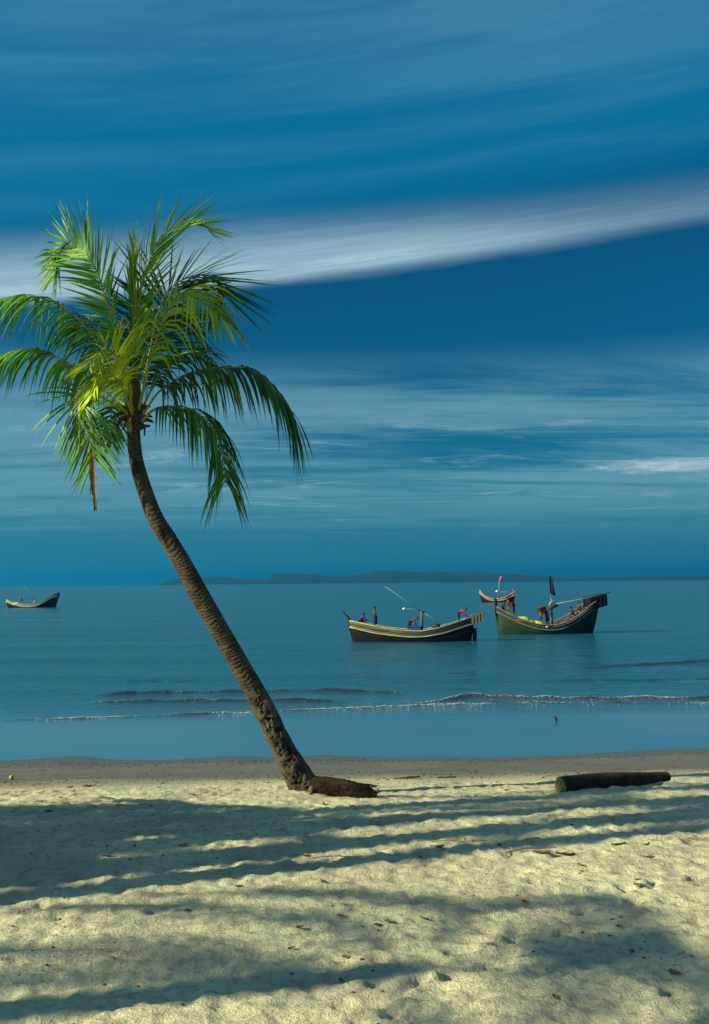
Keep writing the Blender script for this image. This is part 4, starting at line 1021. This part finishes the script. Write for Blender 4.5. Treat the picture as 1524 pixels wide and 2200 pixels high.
person(b1['put'](807, -.2, .02), math.pi + hd1 + .25, 'shirtless man in navy wrap standing upright on the bow with bent arms', 3, ((0, 0), (2, 2)), ((-25, 95), (-20, 100)), 5, None, 'navy', 1.66, True)
person(b1['put'](772, -.2, -.02), hd1 + .5, 'person in purple crouching low at the bow beside the bowsprit', 45, ((105, 130), (95, 125)), ((40, 30), (30, 40)), -10, 'maroon', 'dark', 1.55)
person(b1['put'](880, .1, .0), hd1 - .05, 'shirtless man bending forward over the blue fish crate', 72, ((-8, 4), (10, 6)), ((6, 8), (10, 10)), 10, None, 'dark', 1.62, True)
person(b1['put'](986, .0, .0), hd1 + .1, 'man in a red top bending over near the raised stern', 66, ((-4, 4), (12, 10)), ((10, 10), (20, 25)), 5, 'red', 'dark', 1.6)
# right boat
b2 = boat('dark green fishing boat with steep curved ends, yellow net and black flag', (1170, 1361), 0,
    [(1063, 1303), (1072, 1309), (1107, 1327), (1140, 1339), (1179, 1343), (1216, 1333), (1245, 1315), (1270, 1296), (1288, 1288)],
    [(1065, 1314), (1080, 1323), (1107, 1337), (1140, 1349), (1172, 1353), (1200, 1350), (1238, 1332), (1270, 1311), (1288, 1301)], (1073, 1272),
    dict(hull=GREENH, plank=PLANKS['grey'], rail=RAILM['grey'], box=TAR, slat=TAR), 3.0, R(7),
    [(1266, 1284), (1303, 1276), (1304, 1301), (1266, 1311)], 3)
f = b2['free']
bpart(b2, 'stem_head', TAR, [f(1066, 1316), f(1064.5, 1300), f(1063.5, 1286)], [.16, .14, .12], 8)
bpart(b2, 'boom', POLE, [f(1195, 1297.5, -.3), f(1250, 1288, -.4), f(1316, 1272, -.5)], [.05, .055, .045])
bpart(b2, 'mast', POLE, [f(1188, 1344), f(1188, 1310), f(1187, 1285)], [.07, .06, .05], 8)
bpart(b2, 'side_post', DECK, [f(1194, 1343, .6), f(1193, 1310, .6), f(1191, 1292, .6)], [.06, .06, .05], 8)
bpart(b2, 'mast_lashing', ROPE, [f(1182, 1302), f(1186, 1295), f(1190, 1291), f(1192, 1296)], [.06, .09, .09, .06])
bpart(b2, 'stay_rope', ROPE, [f(1187, 1294), f(1186, 1316), f(1184, 1340)], [.03, .03, .03])
bpart(b2, 'furled_sail', DNET, [f(1180, 1309), f(1190, 1303), f(1201, 1300)], [.10, .2, .12], 8)
BLACKFLAG = cloth('black_flag', (.012, .012, .02))
def flag_mesh(b_, pts, mat, name, t=.015, wave=.08):
    outl = [b_['free'](*q) for q in pts]; m = 8; vs, fs = [], []
    tp, tq, bq, bp_ = outl                    # top hoist, top fly, bottom fly, bottom hoist
    for s_ in (-1, 1):
        for i in range(m + 1):
            u = i / m
            for j in range(m + 1):
                v = j / m; p = (tp.lerp(tq, u)).lerp(bp_.lerp(bq, u), v); vs.append(p + Vector((0, s_ * t + wave * math.sin(5 * u + 3 * v) * u, 0)))
    n = (m + 1) ** 2
    for i in range(m):
        for j in range(m):
            a = i * (m + 1) + j; q = (a, a + 1, a + m + 2, a + m + 1); fs += [q, tuple(x + n for x in reversed(q))]
    mb = MB(); mb.add(vs, fs); return mb.build(name, mat, b_['e'])
bpart(b2, 'flag_pole', POLE, [f(1186.5, 1300), f(1186, 1270), f(1185, 1239)], [.04, .03, .02])
flag_mesh(b2, [(1184, 1238), (1187.5, 1239), (1198, 1281), (1185, 1276)], BLACKFLAG, 'flag', .05, .15)
YNET = rough_mat('yellow_net', (.72, .62, .02), (.60, .46, .02), 6, .8, bs=.8, bd=.03)
heap(b2, 1118, -.3, .85, .7, .46, YNET, 'net_heap', 'bright yellow net heap beside the two figures on the bow', 'net', 7, None, .05)
heap(b2, 1134, -.45, .5, .6, .40, cloth('ochre_cloth', (.45, .28, .02)), 'net_heap', 'ochre net bundle between the two bright yellow heaps', 'net', 8, None, .08)
heap(b2, 1148, -.4, .85, .6, .44, YNET, 'net_heap', 'bright yellow net heap next to the men at the mast', 'net', 9, None, .05)
heap(b2, 1167.5, -.8, .15, .15, .25, BUOYM, 'net_float', 'white float between the legs of the men at the mast', 'float', 10, None, .05)
hd2 = b2['heading']
pm1 = person(b2['put'](1159, -.35, .05), hd2 + .1, 'man in a red shirt holding a wide dark basket to his chest', 4, ((-3, 2), (5, 4)), ((70, 30), (70, 30)), 18, 'red', 'dark', 1.68)
mb = MB(); vs, fs = [], []; n = 16
for i in range(6):
    t = i / 5; r_ = .30 + .18 * t
    for q in range(n): a = 2 * math.pi * q / n; vs.append((r_ * math.cos(a), r_ * math.sin(a), .30 * t))
for i in range(5, -1, -1):
    t = i / 5; r_ = .27 + .17 * t
    for q in range(n): a = 2 * math.pi * q / n; vs.append((r_ * math.cos(a), r_ * math.sin(a), .30 * t + .03))
for i in range(11):
    for q in range(n): fs.append((i * n + q, i * n + (q + 1) % n, (i + 1) * n + (q + 1) % n, (i + 1) * n + q))
fs += [tuple(range(n))[::-1], tuple(11 * n + q for q in range(n))]
mb.add(vs, fs); bk = mb.build('basket', rough_mat('dark_wicker', (.05, .035, .015), (.10, .07, .03), 18, .9, (1, 1, 3), .6, .02))
bk.location = b2['put'](1160.5, -.35, 1.42); bk.rotation_euler = (0, -.15, 0)
tag(bk, 'wide dark wicker basket held up by the man in the red shirt', 'basket')
person(b2['put'](1173, -.2, .05), math.pi + hd2, 'man in a dark blue shirt standing beside the mast, facing the basket', 8, ((0, 0), (8, 6)), ((45, 40), (55, 35)), 5, 'navy', 'dark', 1.66)
person(b2['put'](1183, .4, .0), hd2 + 1.8, 'person in maroon and blue standing behind the mast ropes', 10, ((0, 0), (6, 6)), ((60, 30), (60, 60)), 5, 'maroon', 'blue', 1.45)
person(b2['put'](1091, -.2, .0), math.pi + hd2 + .6, 'man in a maroon shirt on the bow, left of the figure in blue', 6, ((0, 0), (5, 5)), ((30, 40), (20, 50)), 5, 'maroon', 'olive', 1.62)
person(b2['put'](1103.5, -.1, .0), math.pi + hd2, 'figure in a blue top on the bow, next to the yellow net', 4, ((0, 0), (5, 5)), ((40, 30), (20, 60)), 5, 'navy', 'dark', 1.66)
person(b2['put'](1080, .3, -.05), hd2 - .4, 'person in teal sitting low at the very bow of the green boat', 20, ((85, 90), (85, 95)), ((30, 60), (30, 60)), 0, 'teal', 'dark', 1.5)
person(b2['put'](1235, -.1, -.15), math.pi + hd2, 'person in dark red sitting low near the stern of the green boat', 25, ((95, 110), (90, 105)), ((30, 60), (30, 60)), 0, 'maroon', 'dark', 1.45)
person(b2['put'](1251, -.1, -.1), math.pi + hd2, 'person in a pale top and dark shorts sitting against the raised stern', 15, ((95, 110), (90, 105)), ((30, 60), (30, 60)), 0, 'olive', 'dark', 1.5)

# left boat, far out
b3 = boat('small distant boat with lime and cream planks and upswept dark stern, at the left edge', (68, 1305), 0,
    [(15, 1288), (24, 1292), (40, 1297), (59, 1299), (84, 1296), (100, 1288), (112, 1280), (125, 1273)],
    [(16, 1293), (28, 1298), (45, 1302), (60, 1303.5), (80, 1302), (97, 1294), (112, 1284), (125, 1279)], (20, 117),
    dict(hull=TAR, plank=PLANKS['lime'], rail=RAILM['cream'], box=TAR, rail_r=.10), 2.4, R(3),
    [(113, 1277.5), (125.5, 1273), (126, 1283), (114, 1287)])
f = b3['free']
bpart(b3, 'rod', POLE, [f(78, 1296), f(66, 1278), f(51, 1258)], [.05, .04, .025])
bpart(b3, 'rod', POLE, [f(53, 1297), f(48, 1288), f(42, 1281)], [.05, .04, .03])
hd3 = b3['heading']
heap(b3, 36, -.3, .9, .6, .45, BUOYM, 'net_heap', 'pale net heap in the bow of the distant left boat', 'net', 12)
heap(b3, 69, -.3, .55, .5, .35, DNET, 'net_heap', 'dark net heap amidships in the distant left boat', 'net', 13)
person(b3['put'](49, -.3, -.05), math.pi + hd3, 'person with orange shorts and dark shirt leaning back in the distant left boat', 20, ((35, 20), (25, 10)), ((40, 30), (30, 30)), 0, 'dark', 'orange', 1.6)
person(b3['put'](75, -.3, .0), math.pi + hd3 + .3, 'man in a red shirt with pale shorts in the distant left boat', 20, ((10, 5), (-5, 5)), ((50, 40), (40, 50)), 0, 'red', 'white', 1.6)

# far boat half hidden by the green one
b4 = boat('far red and cream boat with pink flag, half hidden behind the green boat', (1072, 1294), 0,
    [(1031, 1267), (1037, 1276), (1050, 1284), (1068, 1288), (1083, 1284), (1098, 1276), (1108, 1270)],
    [(1032, 1274), (1040, 1284), (1053, 1290), (1068, 1291), (1083, 1288.5), (1098, 1282), (1108, 1277)], (1038, 1100),
    dict(hull=TAR, plank=PLANKS['red'], rail=RAILM['red'], box=TAR, rail_r=.09), 2.3, R(-5),
    [(1100, 1275), (1110, 1271), (1110, 1279), (1101, 1283)])
f = b4['free']
bpart(b4, 'mast', POLE, [f(1072, 1290), f(1073.5, 1262), f(1075, 1240)], [.13, .11, .08], 8)
bpart(b4, 'lamp', lm_, [f(1066, 1271), f(1069, 1270.5), f(1071, 1270)], [.15, .25, .15], 8)
bpart(b4, 'crossbar', ROPE, [f(1068, 1272), f(1085, 1272), f(1102, 1270)], [.05, .05, .05])
bpart(b4, 'stern_post', POLE, [f(1102, 1276), f(1102, 1269), f(1102, 1264)], [.08, .07, .06])
flag_mesh(b4, [(1074.5, 1237.5), (1079, 1238.5), (1079, 1246), (1074.5, 1247)], cloth('pink_flag', (.75, .04, .42)), 'flag', .03, .25)
person(b4['put'](1069, .0, -.1), hd4 if False else 0.0, 'pale clothed person sitting by the mast of the far red boat', 12, ((90, 90), (85, 90)), ((30, 60), (30, 60)), 0, 'teal', 'white', 1.6)
